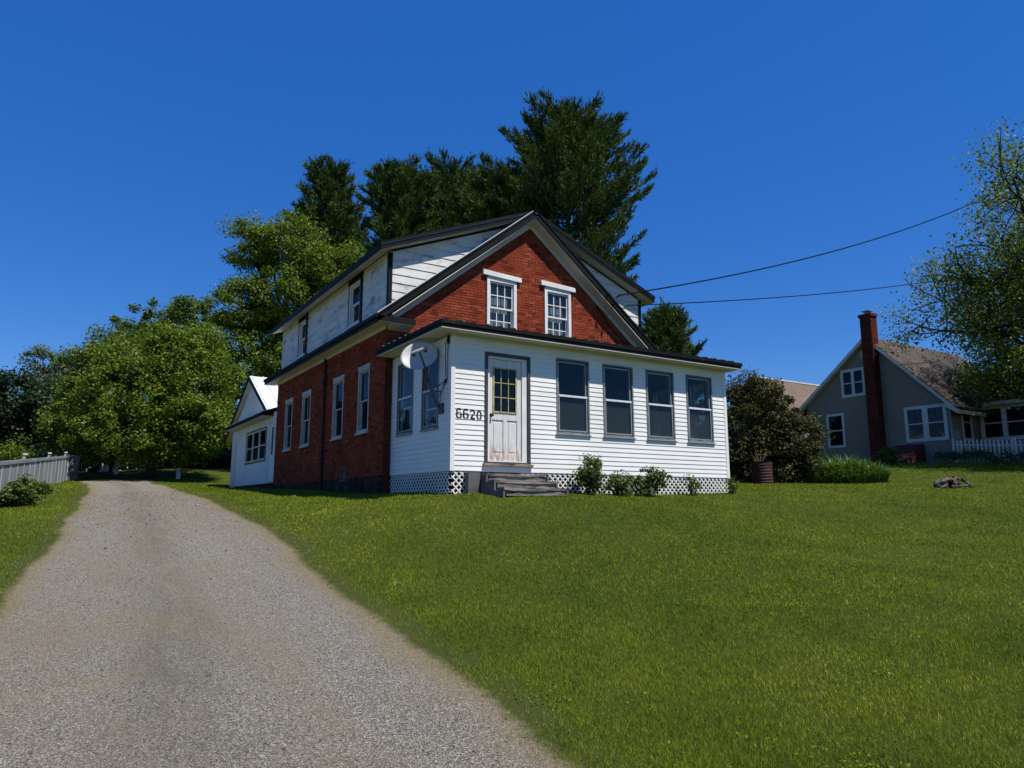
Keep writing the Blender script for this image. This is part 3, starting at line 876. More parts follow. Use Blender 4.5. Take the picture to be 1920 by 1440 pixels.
while y < YF - 0.1:
    d = min(dep, y - ey) * 0.98
    MB().prism([(ex0 - 0.012, y - 0.022, zt_ - 0.002), (ex0 - 0.012, y + 0.022, zt_ - 0.002), (ex0 - 0.012, y + 0.011, zt_ + 0.026), (ex0 - 0.012, y - 0.011, zt_ + 0.026)], (d, 0, sl_ * d)).build('roof_rib', M['ribmetal'], proof)
    y += 0.30
mb = MB()
mb.box(ex0, ex1, ey, ey + 0.025, zs_ + 0.02, zt_ - 0.031); mb.box(ex0, ex0 + 0.025, ey + 0.027, YF - 0.01, zs_ + 0.02, zt_ - 0.031); mb.box(ex1 - 0.025, ex1, ey + 0.027, YF - 0.01, zs_ + 0.02, zt_ - 0.031)
mb.box(ex0 - 0.02, ex1 + 0.02, ey - 0.022, ey - 0.002, zs_ + 0.085, zt_ - 0.004); mb.box(ex0 - 0.022, ex0 - 0.002, ey, YF - 0.01, zs_ + 0.085, zt_ - 0.004)
mb.build('porch_fascia', M['black'], house)
mb = MB().box(ex0 + 0.004, ex1 - 0.004, ey + 0.004, YF - 0.01, zs_, zs_ + 0.018)
mb.build('porch_soffit', M['soffit'], house)
MB().box(-0.02, 7.59, -0.028, -0.001, HS - 0.03, zs_ - 0.002).build('porch_frieze', M['soffit'], house)

# ---- brick body
ZB = -0.5
SWIN = [(3.86, 4.60), (5.68, 6.50), (8.54, 9.39), (10.44, 11.27)]
s_open = [(a, b, 1.08, 2.60) for a, b in SWIN]
bw = wall_cells(MB(), BS, YF + 0.003, YB, ZB, 3.40, -0.25, 0.0, s_open).build('brick_wall', M['mortar'], house)
bwr = wall_cells(MB(), BSR, YF + 0.003, YB, ZB, 3.40, -0.25, 0.0, s_open).build('brick_wall', M['mortar'], house)
GW = [(2.43, 3.30, 3.50, 4.99), (4.17, 5.02, 3.50, 4.99)]
SL = 0.80
def gtop(x): return 6.70 - SL * abs(x - XM)
mb = MB()
cols = sorted({-0.185, 7.645, XM, *[a for q in GW for a in q[:2]]})
for a, b in zip(cols[:-1], cols[1:]):
    op = next((q for q in GW if q[0] < (a + b) / 2 < q[1]), None)
    spans = [(ZB, None)] if op is None else [(ZB, op[2]), (op[3], None)]
    for lo, hi in spans:
        ring = [BG.p(a, 0, lo), BG.p(b, 0, lo), BG.p(b, 0, gtop(b) if hi is None else hi), BG.p(a, 0, gtop(a) if hi is None else hi)]
        mb.prism(ring, BG.n * -0.25)
gw = mb.build('brick_wall', M['mortar'], house)
mb = MB().prism([(-0.185, YB - 0.02, ZB), (7.645, YB - 0.02, ZB), (7.645, YB - 0.02, gtop(7.645)), (XM, YB - 0.02, 6.70), (-0.185, YB - 0.02, gtop(-0.185))], (0, -0.2, 0))
mb.build('brick_wall', M['mortar'], house)

BLn, BHt, MJ = 0.205, 0.058, 0.0105
def lay_bricks(fr, u0, u1, z0, z1, openings, lim=None, keep=None):
    out = []; z = z0; row = 0
    while z + BHt <= z1 + 1e-6:
        a0, a1 = (u0, u1) if lim is None else lim(z + BHt)
        header = (row % 6 == 5)
        L = 0.098 if header else BLn
        off = (row % 2) * 0.5 * (L + MJ)
        k0 = math.floor((a0 - u0 + off) / (L + MJ))
        u = u0 - off + k0 * (L + MJ)
        while u < a1:
            segs = [(max(u, a0), min(u + L, a1))]
            for (p, q, r, t) in openings:
                if z + BHt > r and z < t:
                    ns_ = []
                    for (s, e) in segs:
                        if s < p: ns_.append((s, min(e, p)))
                        if e > q: ns_.append((max(s, q), e))
                        if False: pass
                    segs = ns_
            for s, e in segs:
                if e - s > 0.03 and s < e: out.append((s, e, z))
            u += L + MJ
        z += BHt + MJ; row += 1
    return out
rb = random.Random(11)
def brick_mass(fr, lst, parent):
    mb = MB()
    for s, e, z in lst:
        d = 0.007 + rb.uniform(-0.0025, 0.003); t = rb.uniform(-0.0015, 0.0015)
        fr.box(mb, s, e, -0.002, d, z + t, z + BHt + t)
    o = mb.build('brick_courses', M['brick'], parent, kind='stuff')
    return o
g_open = [(a - 0.005, b + 0.005, c - 0.005, d + 0.15) for a, b, c, d in GW]
gl = lay_bricks(BG, -0.185, 7.645, 3.13, 6.66, g_open, lim=lambda z: (max(-0.185, XM - (6.70 - z) / SL), min(7.645, XM + (6.70 - z) / SL)))
full = [q for q in gl if abs((q[1] - q[0]) - BLn) < 1e-3 and q[2] > 3.6]
full.sort(key=lambda q: (q[0] - 0.5) ** 2 * 0.25 + (q[2] - 4.6) ** 2 * 0.2)
chosen = set(full[:295])
brick_mass(BG, [q for q in gl if q not in chosen], gw)
bm_ = None
for s, e, z in chosen:
    if bm_ is None:
        q = MB(); Fr((0, 0, 0), BG.u, BG.n).box(q, -BLn / 2, BLn / 2, -0.002, 0.007, -BHt / 2, BHt / 2)
        bm_ = q.mesh('brick', Vector((0, 0, 0)), M['brick'])
    o = bpy.data.objects.new('brick', bm_); link(o, gw)
    o.location = BG.p((s + e) / 2, rb.uniform(-0.002, 0.003), z + BHt / 2 + rb.uniform(-0.0015, 0.0015)) - org(gw)
so_ = [(a - 0.005, b + 0.005, c - 0.06, d + 0.10) for a, b, c, d in s_open]
brick_mass(BS, lay_bricks(BS, YF - 0.006, YB, 0.02, 3.33, so_), bw)
BGl = Fr((0, 2.906, 0), (1, 0, 0), (0, -1, 0))
# rubble stone foundation under the brick
rf = random.Random(5); fst = MB()
u = YF
while u < YB:
    z = ZB
    ww = rf.uniform(0.3, 0.6)
    while z < 0.0:
        h = rf.uniform(0.13, 0.22)
        d = rf.uniform(0.0, 0.025)
        hh = min(z + h, 0.012)
        P = BS.p; j = lambda: rf.uniform(-0.012, 0.012)
        fst.hexa([P(u + 0.008 + j(), -0.05, z + 0.008), P(u + ww - 0.008 + j(), -0.05, z + 0.008), P(u + ww - 0.02 + j(), d, z + 0.012), P(u + 0.02 + j(), d, z + 0.012),
                  P(u + 0.008 + j(), -0.05, hh - 0.006), P(u + ww - 0.008 + j(), -0.05, hh - 0.006), P(u + ww - 0.02 + j(), d, hh - 0.01), P(u + 0.02 + j(), d, hh - 0.01)])
        z += h
    u += ww
fst.build('foundation_stones', M['stone'], bw, kind='stuff')

def sash_window(fr, u0, u1, z0, z1, parent, rec, cas, cols=1, rows=1, glass='darkglass', back=None, backm='bluecurtain', head=0.10, sillm='trimwhite', casing='trimwhite', proud=0.012, fs=0.045, mid=None):
    w = MB()
    fr.box(w, u0 + 0.0, u0 + cas, -rec - 0.05, proud, z0, z1); fr.box(w, u1 - cas, u1, -rec - 0.05, proud, z0, z1)
    fr.box(w, u0 + cas, u1 - cas, -rec - 0.05, proud, z1 - cas, z1); fr.box(w, u0 + cas, u1 - cas, -rec - 0.05, proud - 0.004, z0, z0 + cas)
    wo_ = w.build('window', M[casing], parent, bevel=0.003)
    zm = (z0 + z1) / 2 if mid is None else mid
    a, b = u0 + cas, u1 - cas
    fr.frame(MB(), a, b, zm - 0.02, z1 - cas, fs, -rec - 0.02, -rec + 0.015).build('upper_sash', M[casing], wo_)
    fr.frame(MB(), a, b, z0 + cas, zm + 0.02, fs, -rec - 0.06, -rec - 0.024).build('lower_sash', M[casing], wo_)
    grid_window(fr, wo_, a + fs, b - fs, zm + 0.025, z1 - cas - fs, -rec - 0.005, cols, rows, M[glass], M[casing])
    grid_window(fr, wo_, a + fs, b - fs, z0 + cas + fs, zm - 0.025, -rec - 0.043, cols, rows, M[glass], M[casing])
    mb = MB(); fr.box(mb, u0 - 0.04, u1 + 0.04, -rec, proud + 0.035, z0 - 0.055, z0 - 0.002); mb.build('sill', M[sillm], wo_, bevel=0.004)
    if head:
        mb = MB(); fr.box(mb, u0 - 0.03, u1 + 0.03, -0.05, proud + 0.008, z1 + 0.001, z1 + head); mb.build('lintel', M[casing], wo_, bevel=0.004)
    mb = MB(); fr.box(mb, u0 + 0.01, u1 - 0.01, -rec - 0.125, -rec - 0.115, z0 + 0.01, z1 - 0.01); mb.build('curtain', M[backm], wo_)  # backing sheet; the dark ones stand in for unlit rooms
    return wo_
for i, (a, b) in enumerate(SWIN):
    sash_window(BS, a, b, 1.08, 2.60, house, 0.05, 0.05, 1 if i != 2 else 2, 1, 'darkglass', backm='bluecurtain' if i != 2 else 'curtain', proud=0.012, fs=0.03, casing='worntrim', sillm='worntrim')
    sash_window(BSR, a, b, 1.08, 2.60, house, 0.085, 0.06, 1, 1, 'darkglass')
for i, (a, b, c, d) in enumerate(GW):
    wg = sash_window(BG, a, b, c, d, house, 0.02, 0.085, 3, 2, 'glass', backm='curtain', head=0, proud=0.045, fs=0.04, mid=4.24)
    mb = MB(); t0, t1 = (5.035, 4.985) if i == 0 else (5.04, 5.0)
    P = BG.p; e0, e1 = a - 0.13, b + 0.13
    mb.hexa([P(e0, 0.001, t0), P(e1, 0.001, t1), P(e1, 0.085, t1), P(e0, 0.085, t0), P(e0, 0.001, t0 + 0.13), P(e1, 0.001, t1 + 0.125), P(e1, 0.085, t1 + 0.125), P(e0, 0.085, t0 + 0.13)])
    mb.build('lintel', M['trimwhite'], wg, bevel=0.006)
    mb = MB(); BG.box(mb, a + 0.02, b - 0.02, 0.0, 0.05, d + 0.001, 5.03 if i == 0 else 5.03); mb.build('head_board', M['trimwhite'], wg)

# downspout, cellar window, block at the side wall
mb = MB(); mb.tube([BS.p(7.15, 0.06, 3.35), BS.p(7.15, 0.06, 2.75), BS.p(7.15, 0.05, -0.2)], 0.038, 8); BS.box(mb, 7.02, 7.28, 0.012, 0.13, 2.66, 2.84)
mb.build('downspout', M['rust'], house)
mb = MB(); BS.frame(mb, 5.25, 5.62, -0.06, 0.28, 0.04, -0.02, 0.03)
cw = mb.build('cellar_window', M['greywood'], house); mb = MB(); BS.box(mb, 5.285, 5.585, 0.004, 0.014, -0.025, 0.245); mb.build('pane', M['darkglass'], cw)

# roof timbers and sheet
yf, yb = 2.60, 12.92
mb = MB()
mb.prism([(-0.50, yf + 0.02, 3.56), (XM, yf + 0.02, 6.93), (7.96, yf + 0.02, 3.56), (7.96, yf + 0.02, 3.44), (XM, yf + 0.02, 6.79), (-0.50, yf + 0.02, 3.44)], (0, yb - yf - 0.04, 0))
mroof = mb.build('main_roof', M['ribmetal'], house)
for s in (-1, 1):
    X = lambda x: x if s < 0 else 2 * XM - x
    mb = MB()
    mb.prism([(X(-0.52), yf, 3.395), (X(XM), yf, 6.735), (X(XM), yf, 6.945), (X(-0.52), yf, 3.585)], (0, 0.019, 0))
    mb.prism([(X(-0.55), yf - 0.02, 3.52), (X(XM), yf - 0.02, 6.905), (X(XM), yf - 0.02, 6.965), (X(-0.55), yf - 0.02, 3.575)], (0, 0.018, 0))
    mb.build('rake_fascia', M['black'], house)
    mb = MB(); mb.prism([(X(-0.16), yf + 0.021, 3.60), (X(XM), yf + 0.021, 6.705), (X(XM), yf + 0.021, 6.728), (X(-0.16), yf + 0.021, 3.623)], (0, YF - yf - 0.023, 0))
    mb.build('rake_soffit', M['soffit'], house)
    mb = MB(); mb.prism([(X(-0.18), YF - 0.03, 3.42), (X(XM), YF - 0.03, 6.545), (X(XM), YF - 0.03, 6.70), (X(-0.18), YF - 0.03, 3.575)], (0, 0.022, 0))
    mb.build('rake_frieze', M['soffit'], house)
    # eave: fascia, soffit, frieze
    mb = MB(); mb.box(min(X(-0.52), X(-0.50)), max(X(-0.52), X(-0.50)), yf - 0.0, yb, 3.40, 3.585)
    mb.box(min(X(-0.56), X(-0.522)), max(X(-0.56), X(-0.522)), yf - 0.01, yb, 3.49, 3.575); mb.build('eave_fascia', M['black'], house)
    mb = MB(); mb.box(min(X(-0.499), X(-0.17)), max(X(-0.499), X(-0.17)), yf + 0.022, yb - 0.01, 3.405, 3.425); mb.build('eave_soffit', M['soffit'], house)
    fr = BS if s < 0 else BSR
    mb = MB(); fr.box(mb, YF - 0.02, YB, 0.001, 0.045, 3.32, 3.404); mb.build('eave_frieze', M['soffit'], house)
    # cornice return on the front
    mb = MB(); xa, xb_ = sorted((X(-0.498), X(0.40)))
    mb.prism([(xa, yf - 0.0, 3.425), (xa, yf - 0.0, 3.545), (xa, YF - 0.01, 3.64), (xa, YF - 0.01, 3.425)], (xb_ - xa, 0, 0)); mb.build('cornice_return', M['black'], house)
    mb = MB(); xa, xb_ = sorted((X(-0.16), X(0.36))); mb.prism([(xa, yf + 0.03, 3.423), (xa, yf + 0.03, 3.40), (xa, YF - 0.008, 3.30), (xa, YF - 0.008, 3.423)], (xb_ - xa, 0, 0)); mb.build('return_soffit', M['soffit'], house)
    # dormer
    dx = X(-0.117)
    DL = Fr((dx, 0, 0), (0, 1, 0), (-1 if s < 0 else 1, 0, 0))
    DW = [(4.79, 5.757, 3.94, 5.135), (9.52, 10.40, 3.94, 5.135)]
    dw = wall_cells(MB(), DL, 3.0, 12.35, 3.62, 5.22, -0.15, 0.0, DW).build('dormer_wall', M['board'], house)
    clapboards(dw, DL, 3.0 + 0.085, 12.35, 3.78, 5.16, 0.205, [(a - 0.09, b + 0.09, c - 0.07, d + 0.02) for a, b, c, d in DW], M['board'], lip=0.011, inner=0.003, name='dormer_board', uneven=0.004)
    for a, b, c, d in DW:
        wo_ = sash_window(DL, a + 0.07, b - 0.07, c, d - 0.08, house, 0.06, 0.055, 1, 1, 'darkglass', backm='bluecurtain', head=0, proud=0.014)
        mb = MB(); DL.box(mb, a - 0.085, a + 0.069, -0.05, 0.03, c - 0.08, d + 0.06); DL.box(mb, b - 0.069, b - 0.05, -0.05, 0.03, c - 0.06, d - 0.06)
        DL.box(mb, a + 0.07, b + 0.0, -0.05, 0.028, d - 0.079, d + 0.058); mb.build('black_casing', M['black'], wo_)
    # cheek facing the street
    CH = Fr((0, 3.0, 0), (1, 0, 0), (0, -1, 0))
    zmain = lambda z: (z - 3.575) / SL - 0.50             # x on the main roof at height z (left side)
    zdorm = lambda z: max(-0.10, (z - 5.18) / 0.40 - 0.117)
    lo_ = [(-0.117, 3.83), (-0.117, 5.19), (3.35, 6.575)]
    ring = [Vector((X(p[0]), 3.001, p[1])) for p in lo_]
    mb = MB().prism(ring, (0, 0.1, 0)); ck = mb.build('dormer_cheek', M['board'], house)
    if s < 0:
        lim = lambda z: (zdorm(z), zmain(z))
    else:
        lim = lambda z: (2 * XM - zmain(z), 2 * XM - zdorm(z))
    clapboards(ck, CH, 0, 1, 3.86, 6.5, 0.205, [], M['board'], lip=0.018, inner=0.003, name='cheek_board', lim=lim)
    mb = MB(); a_, b_ = sorted((X(-0.14), X(-0.05))); mb.box(a_, b_, 2.972, 2.999, 3.80, 5.19)
    a_, b_ = sorted((X(-0.145), X(-0.119))); mb.box(a_, b_, 2.97, 3.08, 3.80, 5.17); mb.build('corner_board', M['black'], house)
    yd0, yd1 = 2.72, 12.60
    # dormer roof
    e = [(-0.44, 5.27), (3.62, 6.90), (3.62, 6.80), (-0.44, 5.16)]
    mb = MB().prism([(X(p[0]), yd0 + 0.02, p[1]) for p in e], (0, yd1 - yd0 - 0.04, 0)); mb.build('dormer_roof', M['ribmetal'], house)
    mb = MB()
    mb.prism([(X(-0.45), yd0, 5.12), (X(3.60), yd0, 6.745), (X(3.60), yd0, 6.845), (X(-0.45), yd0, 5.215)], (0, 0.018, 0))
    mb.prism([(X(-0.46), yd0 - 0.025, 5.235), (X(3.62), yd0 - 0.025, 6.872), (X(3.62), yd0 - 0.025, 6.93), (X(-0.46), yd0 - 0.025, 5.29)], (0, 0.04, 0))
    a_, b_ = sorted((X(-0.468), X(-0.442))); mb.box(a_, b_, yd0 + 0.02, yd1, 5.12, 5.275)
    mb.build('dormer_fascia', M['black'], house)
    mb = MB(); mb.prism([(X(-0.458), yd0 - 0.012, 5.217), (X(3.6), yd0 - 0.012, 6.848), (X(3.6), yd0 - 0.012, 6.868), (X(-0.458), yd0 - 0.012, 5.234)], (0, 0.012, 0)); mb.build('drip_edge', M['alu'], house)
    mb = MB(); mb.prism([(X(-0.44), yd0 + 0.02, 5.115), (X(-0.44), yd0 + 0.02, 5.135), (X(3.5), yd0 + 0.02, 6.71), (X(3.5), yd0 + 0.02, 6.69)], (0, 0.27, 0))
    mb.prism([(X(-0.44), yd0 + 0.3, 5.115), (X(-0.44), yd0 + 0.3, 5.135), (X(-0.12), yd0 + 0.3, 5.26), (X(-0.12), yd0 + 0.3, 5.24)], (0, yd1 - yd0 - 0.32, 0))
    mb.build('dormer_soffit', M['soffit'], house)
mb = MB().prism([(XM - 0.16, yf - 0.02, 6.85), (XM, yf - 0.02, 6.975), (XM + 0.16, yf - 0.02, 6.85), (XM + 0.16, yf - 0.02, 6.83), (XM - 0.16, yf - 0.02, 6.83)], (0, yb - yf, 0)); mb.build('ridge_cap', M['ribmetal'], house)
mb = MB(); mb.prism([(-0.54, yf - 0.024, 3.577), (XM - 0.1, yf - 0.024, 6.886), (XM - 0.1, yf - 0.024, 6.905), (-0.54, yf - 0.024, 3.596)], (0, 0.03, 0)); mb.build('rake_drip_edge', M['whitemetal'], house)

# white wing at the rear: gable towards the drive, pent roof over an enclosed entry
WA = Fr((-0.15, 0, 0), (0, 1, 0), (-1, 0, 0))
w3 = [(13.75, 16.91, 0.88, 2.10)]
wd = (12.62, 13.42, 0.14, 2.22)
mb = wall_cells(MB(), WA, 12.40, 18.83, 0.10, 2.50, -0.12, 0.0, w3 + [wd]); wing = mb.build('wing_wall', M['trimwhite'], house)
mb = MB().box(-0.13, 0.2, 12.40, 18.80, -0.5, 0.098); mb.build('wing_foundation', M['stone'], house)
wf = WA.frame(MB(), 13.75, 16.91, 0.88, 2.10, 0.05, -0.06, 0.02).build('wing_window', M['darkalu'], house)
for k in range(3):
    a = 13.80 + k * 1.02 + (0.0 if k < 2 else 0.0); b = a + 1.0 if k < 2 else 16.86
    WA.frame(MB(), a, b, 0.93, 2.05, 0.06, -0.04, 0.012).build('sash', M['soffit'], wf)
    mb = MB(); WA.box(mb, a + 0.06, b - 0.06, -0.036, 0.01, 1.44, 1.48); mb.build('meeting_rail', M['soffit'], wf)
    grid_window(WA, wf, a + 0.06, b - 0.06, 0.99, 1.435, -0.02, 1, 1, M['darkglass'], M['soffit'])
    grid_window(WA, wf, a + 0.06, b - 0.06, 1.485, 1.99, -0.022, 1, 1, M['darkglass'], M['soffit'])
    mb = MB(); WA.box(mb, a + 0.05, b - 0.05, -0.075, -0.07, 0.95, 1.45); mb.build('curtain', M['curtain'], wf)
mb = MB(); WA.box(mb, 13.76, 16.90, -0.119, -0.112, 0.89, 2.09); mb.build('dark_room', M['interior'], wf)  # thin dark sheet in place of an unlit room
dr = WA.frame(MB(), 12.62, 13.42, 0.14, 2.22, 0.07, -0.1, 0.03).build('wing_door', M['trimwhite'], house)
mb = wall_cells(MB(), WA, 12.69, 13.35, 0.21, 2.15, -0.07, -0.03, [(12.84, 13.20, 1.05, 2.0)]); mb.build('door_slab', M['trimwhite'], dr)
mb = MB(); WA.box(mb, 12.84, 13.20, -0.055, -0.05, 1.05, 2.0); mb.build('pane', M['darkglass'], dr)
mb = MB(); WA.box(mb, 12.80, 13.24, -0.10, -0.09, 1.0, 2.05); mb.build('curtain', M['bluecurtain'], dr)  # dark sheet standing in for the unlit room behind the door
for a in (13.5, 13.62): 
    mb = MB(); WA.box(mb, a, a + 0.05, 0.001, 0.014, 0.12, 2.35); mb.build('batten', M['trimwhite'], wing)
# gable part
WG = Fr((0.12, 0, 0), (0, 1, 0), (-1, 0, 0))
ring = [WG.p(13.9, 0, -0.3), WG.p(21.0, 0, -0.3), WG.p(21.0, 0, 2.45), WG.p(17.54, 0, 4.30), WG.p(13.9, 0, 2.36)]
gwing = MB().prism(ring, (6.5, 0, 0)).build('wing_gable_wall', M['trimwhite'], house)
clapboards(gwing, WG, 0, 1, 2.72, 4.2, 0.15, [], M['vinyl'], lip=0.013, name='siding_board', lim=lambda z: (17.54 - (4.30 - z) / 0.533 + 0.1, 17.54 + (4.30 - z) / 0.533 - 0.1))
mb = MB(); WG.frame(mb, 19.2, 20.1, -0.1, 2.0, 0.08, 0.0, 0.035); d2 = mb.build('wing_back_door', M['darkalu'], house)
mb = MB(); WG.box(mb, 19.28, 20.02, 0.0, 0.018, -0.05, 1.92); mb.build('door_slab', M['trimwhite'], d2)
mb = MB()
mb.prism([(-0.06, 13.35, 2.22), (-0.06, 17.54, 4.46), (-0.06, 21.75, 2.22), (-0.06, 21.75, 2.12), (-0.06, 17.54, 4.36), (-0.06, 13.35, 2.12)], (7.0, 0, 0))
wroof = mb.build('wing_roof', M['whitemetal'], house)
y = 13.45
while y < 13.5:
    y += 1
for k in range(15):
    x = 0.0 + k * 0.45
    MB().prism([(x, 13.33, 2.222), (x + 0.04, 13.33, 2.222), (x + 0.03, 13.33, 2.245), (x + 0.01, 13.33, 2.245)], (0, 4.2, 2.245)).build('roof_rib', M['whitemetal'], wroof)
for s in (-1, 1):
    e = 17.54 + s * 4.22
    mb = MB().prism([(-0.09, e, 2.05), (-0.09, 17.54, 4.29), (-0.09, 17.54, 4.44), (-0.09, e, 2.20)], (0.028, 0, 0)); mb.build('wing_rake_board', M['black'], house)
    mb = MB().prism([(-0.06, e, 2.09), (-0.06, 17.54, 4.33), (-0.06, 17.54, 4.355), (-0.06, e, 2.115)], (0.175, 0, 0)); mb.build('wing_rake_soffit', M['soffit'], house)
mb = MB().prism([(-0.52, 12.96, 2.38), (-0.52, 12.96, 2.50), (0.119, 12.96, 2.72), (0.119, 12.96, 2.38)], (0, 6.3, 0)); mb.build('pent_roof', M['black'], house)
mb = MB().box(-0.50, 0.0, 12.98, 19.24, 2.355, 2.378); mb.build('pent_soffit', M['soffit'], house)
MB().prism([(-0.53, 12.96, 2.502), (-0.53, 12.96, 2.52), (0.117, 12.96, 2.742), (0.117, 12.96, 2.724)], (0, 6.3, 0)).build('pent_sheet', M['whitemetal'], house)

# ------------------------------------------------------------------ steps
st = thing('wooden_steps', (1.3, -0.5, -0.45), 'old weathered grey wooden steps below the porch door', 'steps')
rg = random.Random(4)
for i, (y0, y1, zt) in enumerate(((-0.34, -0.03, -0.03), (-0.66, -0.33, -0.17), (-0.98, -0.64, -0.315))):
    # each tread: two planks, worn and sagging
    for k in range(2):
        ya = y0 + (y1 - y0) * k / 2 + 0.008; yb_ = y0 + (y1 - y0) * (k + 1) / 2 - 0.004
        mb = MB(); n = 9; ring = []
        xa = 0.60 + rg.uniform(-0.03, 0.04); xb_ = 2.0 + rg.uniform(-0.05, 0.05)
        prev = None
        for j in range(n):
            t = j / (n - 1); x = xa + (xb_ - xa) * t
            dz = -0.018 * math.sin(math.pi * t) + rg.uniform(-0.006, 0.006)
            ey_ = rg.uniform(-0.012, 0.012) if k == 0 else 0
            cur = [(x, ya + ey_, zt - 0.048 + dz), (x, yb_, zt - 0.048 + dz), (x, yb_, zt + dz), (x, ya + ey_, zt + dz)]
            if prev: mb.hexa([prev[0], prev[1], cur[1], cur[0], prev[3], prev[2], cur[2], cur[3]])
            prev = cur
        mb.build('tread', M['oldwood'], st)
    mb = MB(); mb.box(0.66, 1.96, y0 + 0.03, y0 + 0.055, zt - 0.15, zt - 0.05); mb.build('riser', M['oldwood'], st)
mb = MB(); mb.prism([(0.57, -0.04, -0.55), (0.57, -0.98, -0.55), (0.57, -0.98, -0.38), (0.57, -0.66, -0.36), (0.57, -0.66, -0.22), (0.57, -0.36, -0.21), (0.57, -0.36, -0.075), (0.57, -0.04, -0.07)], (0.04, 0, 0)); mb.build('stringer', M['greywood'], st)
mb = MB(); mb.prism([(1.97, -0.04, -0.55), (1.97, -0.95, -0.55), (1.97, -0.95, -0.38), (1.97, -0.66, -0.36), (1.97, -0.66, -0.22), (1.97, -0.36, -0.21), (1.97, -0.36, -0.085), (1.97, -0.04, -0.085)], (0.035, 0, 0)); mb.build('stringer', M['greywood'], st)
mb = MB(); mb.box(0.30, 0.56, -0.16, -0.03, -0.56, -0.02); mb.build('end_board', M['greywood'], st)

# ------------------------------------------------------------------ satellite dish
dc = Vector((-0.40, 0.62, 2.27))
ds = thing('satellite_dish', (-0.02, 0.45, 1.30), 'grey white satellite dish on the left porch wall, half in shade', 'satellite dish')
dn = Vector((-0.50, -0.74, 0.36)).normalized()
da_ = dn.cross(Vector((0, 0, 1))).normalized(); db_ = da_.cross(dn).normalized()
_th = R_(24)
da_, db_ = da_ * math.cos(_th) - db_ * math.sin(_th), db_ * math.cos(_th) + da_ * math.sin(_th)
def dishmesh():
    mb = MB(); rings = 8; n = 28
    P = []
    for side in (0, 1):
        off = 0 if side == 0 else -0.012
        for k in range(rings + 1):
            r = k / rings
            for j in range(n):
                t = 2 * math.pi * j / n
                p = dc + da_ * (0.375 * r * math.cos(t)) + db_ * (0.32 * r * math.sin(t)) + dn * (0.085 * r * r - 0.06 + off)
                mb.v.append(tuple(p))
        b0 = side * (rings + 1) * n
        for k in range(rings):
            for j in range(n):
                q = (b0 + k * n + j, b0 + k * n + (j + 1) % n, b0 + (k + 1) * n + (j + 1) % n, b0 + (k + 1) * n + j)
                mb.f.append(q)
    e0 = rings * n; e1 = (rings + 1) * n + rings * n
    for j in range(n): mb.f.append((e0 + j, e0 + (j + 1) % n, e1 + (j + 1) % n, e1 + j))
    return mb
dishmesh().build('reflector', M['dish'], ds, smooth=True)
lnb = dc + dn * 0.40 - db_ * 0.16 - da_ * 0.0
bot = dc - db_ * 0.35 + dn * 0.02
MB().tube([bot - dn * 0.05, bot + dn * 0.10 - db_ * 0.06, lnb - db_ * 0.03], [0.024, 0.022, 0.018], 8).build('feed_arm', M['dishmetal'], ds)
hd = da_
MB().tube([lnb - hd * 0.17, lnb - hd * 0.1, lnb + hd * 0.1, lnb + hd * 0.17], [0.028, 0.036, 0.036, 0.03], 10).build('receiver', M['meter'], ds)
for s in (-1, 1):
    MB().tube([lnb + hd * 0.12 * s, lnb + hd * 0.12 * s - dn * 0.09], [0.03, 0.036], 10).build('feed_horn', M['dishmetal'], ds)
ft = Vector((-0.05, 0.40, 1.22))
MB().tube([dc - dn * 0.11 - db_ * 0.12, dc - dn * 0.15 - db_ * 0.42, Vector((-0.22, 0.48, 1.62)), Vector((-0.10, 0.43, 1.33)), ft], 0.024, 8).build('mast', M['dishmetal'], ds)
mb = MB(); mb.tube([bot, Vector((-0.25, 0.5, 1.75))], 0.02, 6); mb.build('mount_bracket', M['dishmetal'], ds)
MB().tube([Vector((-0.20, 0.47, 1.58)), Vector((-0.03, 0.20, 1.74))], 0.011, 6).build('strut', M['dishmetal'], ds)
MB().tube([Vector((-0.20, 0.47, 1.58)), Vector((-0.03, 0.36, 1.55))], 0.011, 6).build('strut', M['dishmetal'], ds)
mb = MB(); PL.box(mb, 0.28, 0.50, 0.012, 0.05, 1.12, 1.32); mb.build('foot_plate', M['dishmetal'], ds)
mb = MB(); PL.box(mb, 0.16, 0.24, 0.012, 0.035, 1.70, 1.78); mb.build('foot_plate', M['dishmetal'], ds)
def sagline(a, b, sag, n=14):
    a, b = Vector(a), Vector(b)
    return [a.lerp(b, t / n) - Vector((0, 0, sag * 4 * (t / n) * (1 - t / n))) for t in range(n + 1)]
mb = MB()
mb.tube([Vector((-0.03, 0.10, 2.60)), Vector((-0.035, 0.20, 2.50)), Vector((-0.03, 0.22, 2.2)), Vector((-0.03, 0.19, 1.9)), Vector((-0.035, 0.22, 1.72)), Vector((-0.06, 0.33, 1.5)), Vector((-0.05, 0.40, 1.3))], 0.007, 5)
mb.tube([Vector((-0.03, 0.08, 2.6)), Vector((-0.03, 0.12, 2.3)), Vector((-0.025, 0.13, 1.8)), Vector((-0.05, 0.24, 1.62)), Vector((-0.1, 0.4, 1.4))], 0.006, 5)
mb.tube([dc - dn * 0.1 - db_ * 0.3, Vector((-0.3, 0.62, 1.75)), Vector((-0.22, 0.55, 1.5)), Vector((-0.1, 0.45, 1.42))], 0.006, 5)
mb.build('coax_cable', M['cable'], ds)
mb = MB(); PL.box(mb, 0.05, 0.11, 0.0201, 0.05, 2.46, 2.62); mb.build('junction_box', M['cable'], ds)

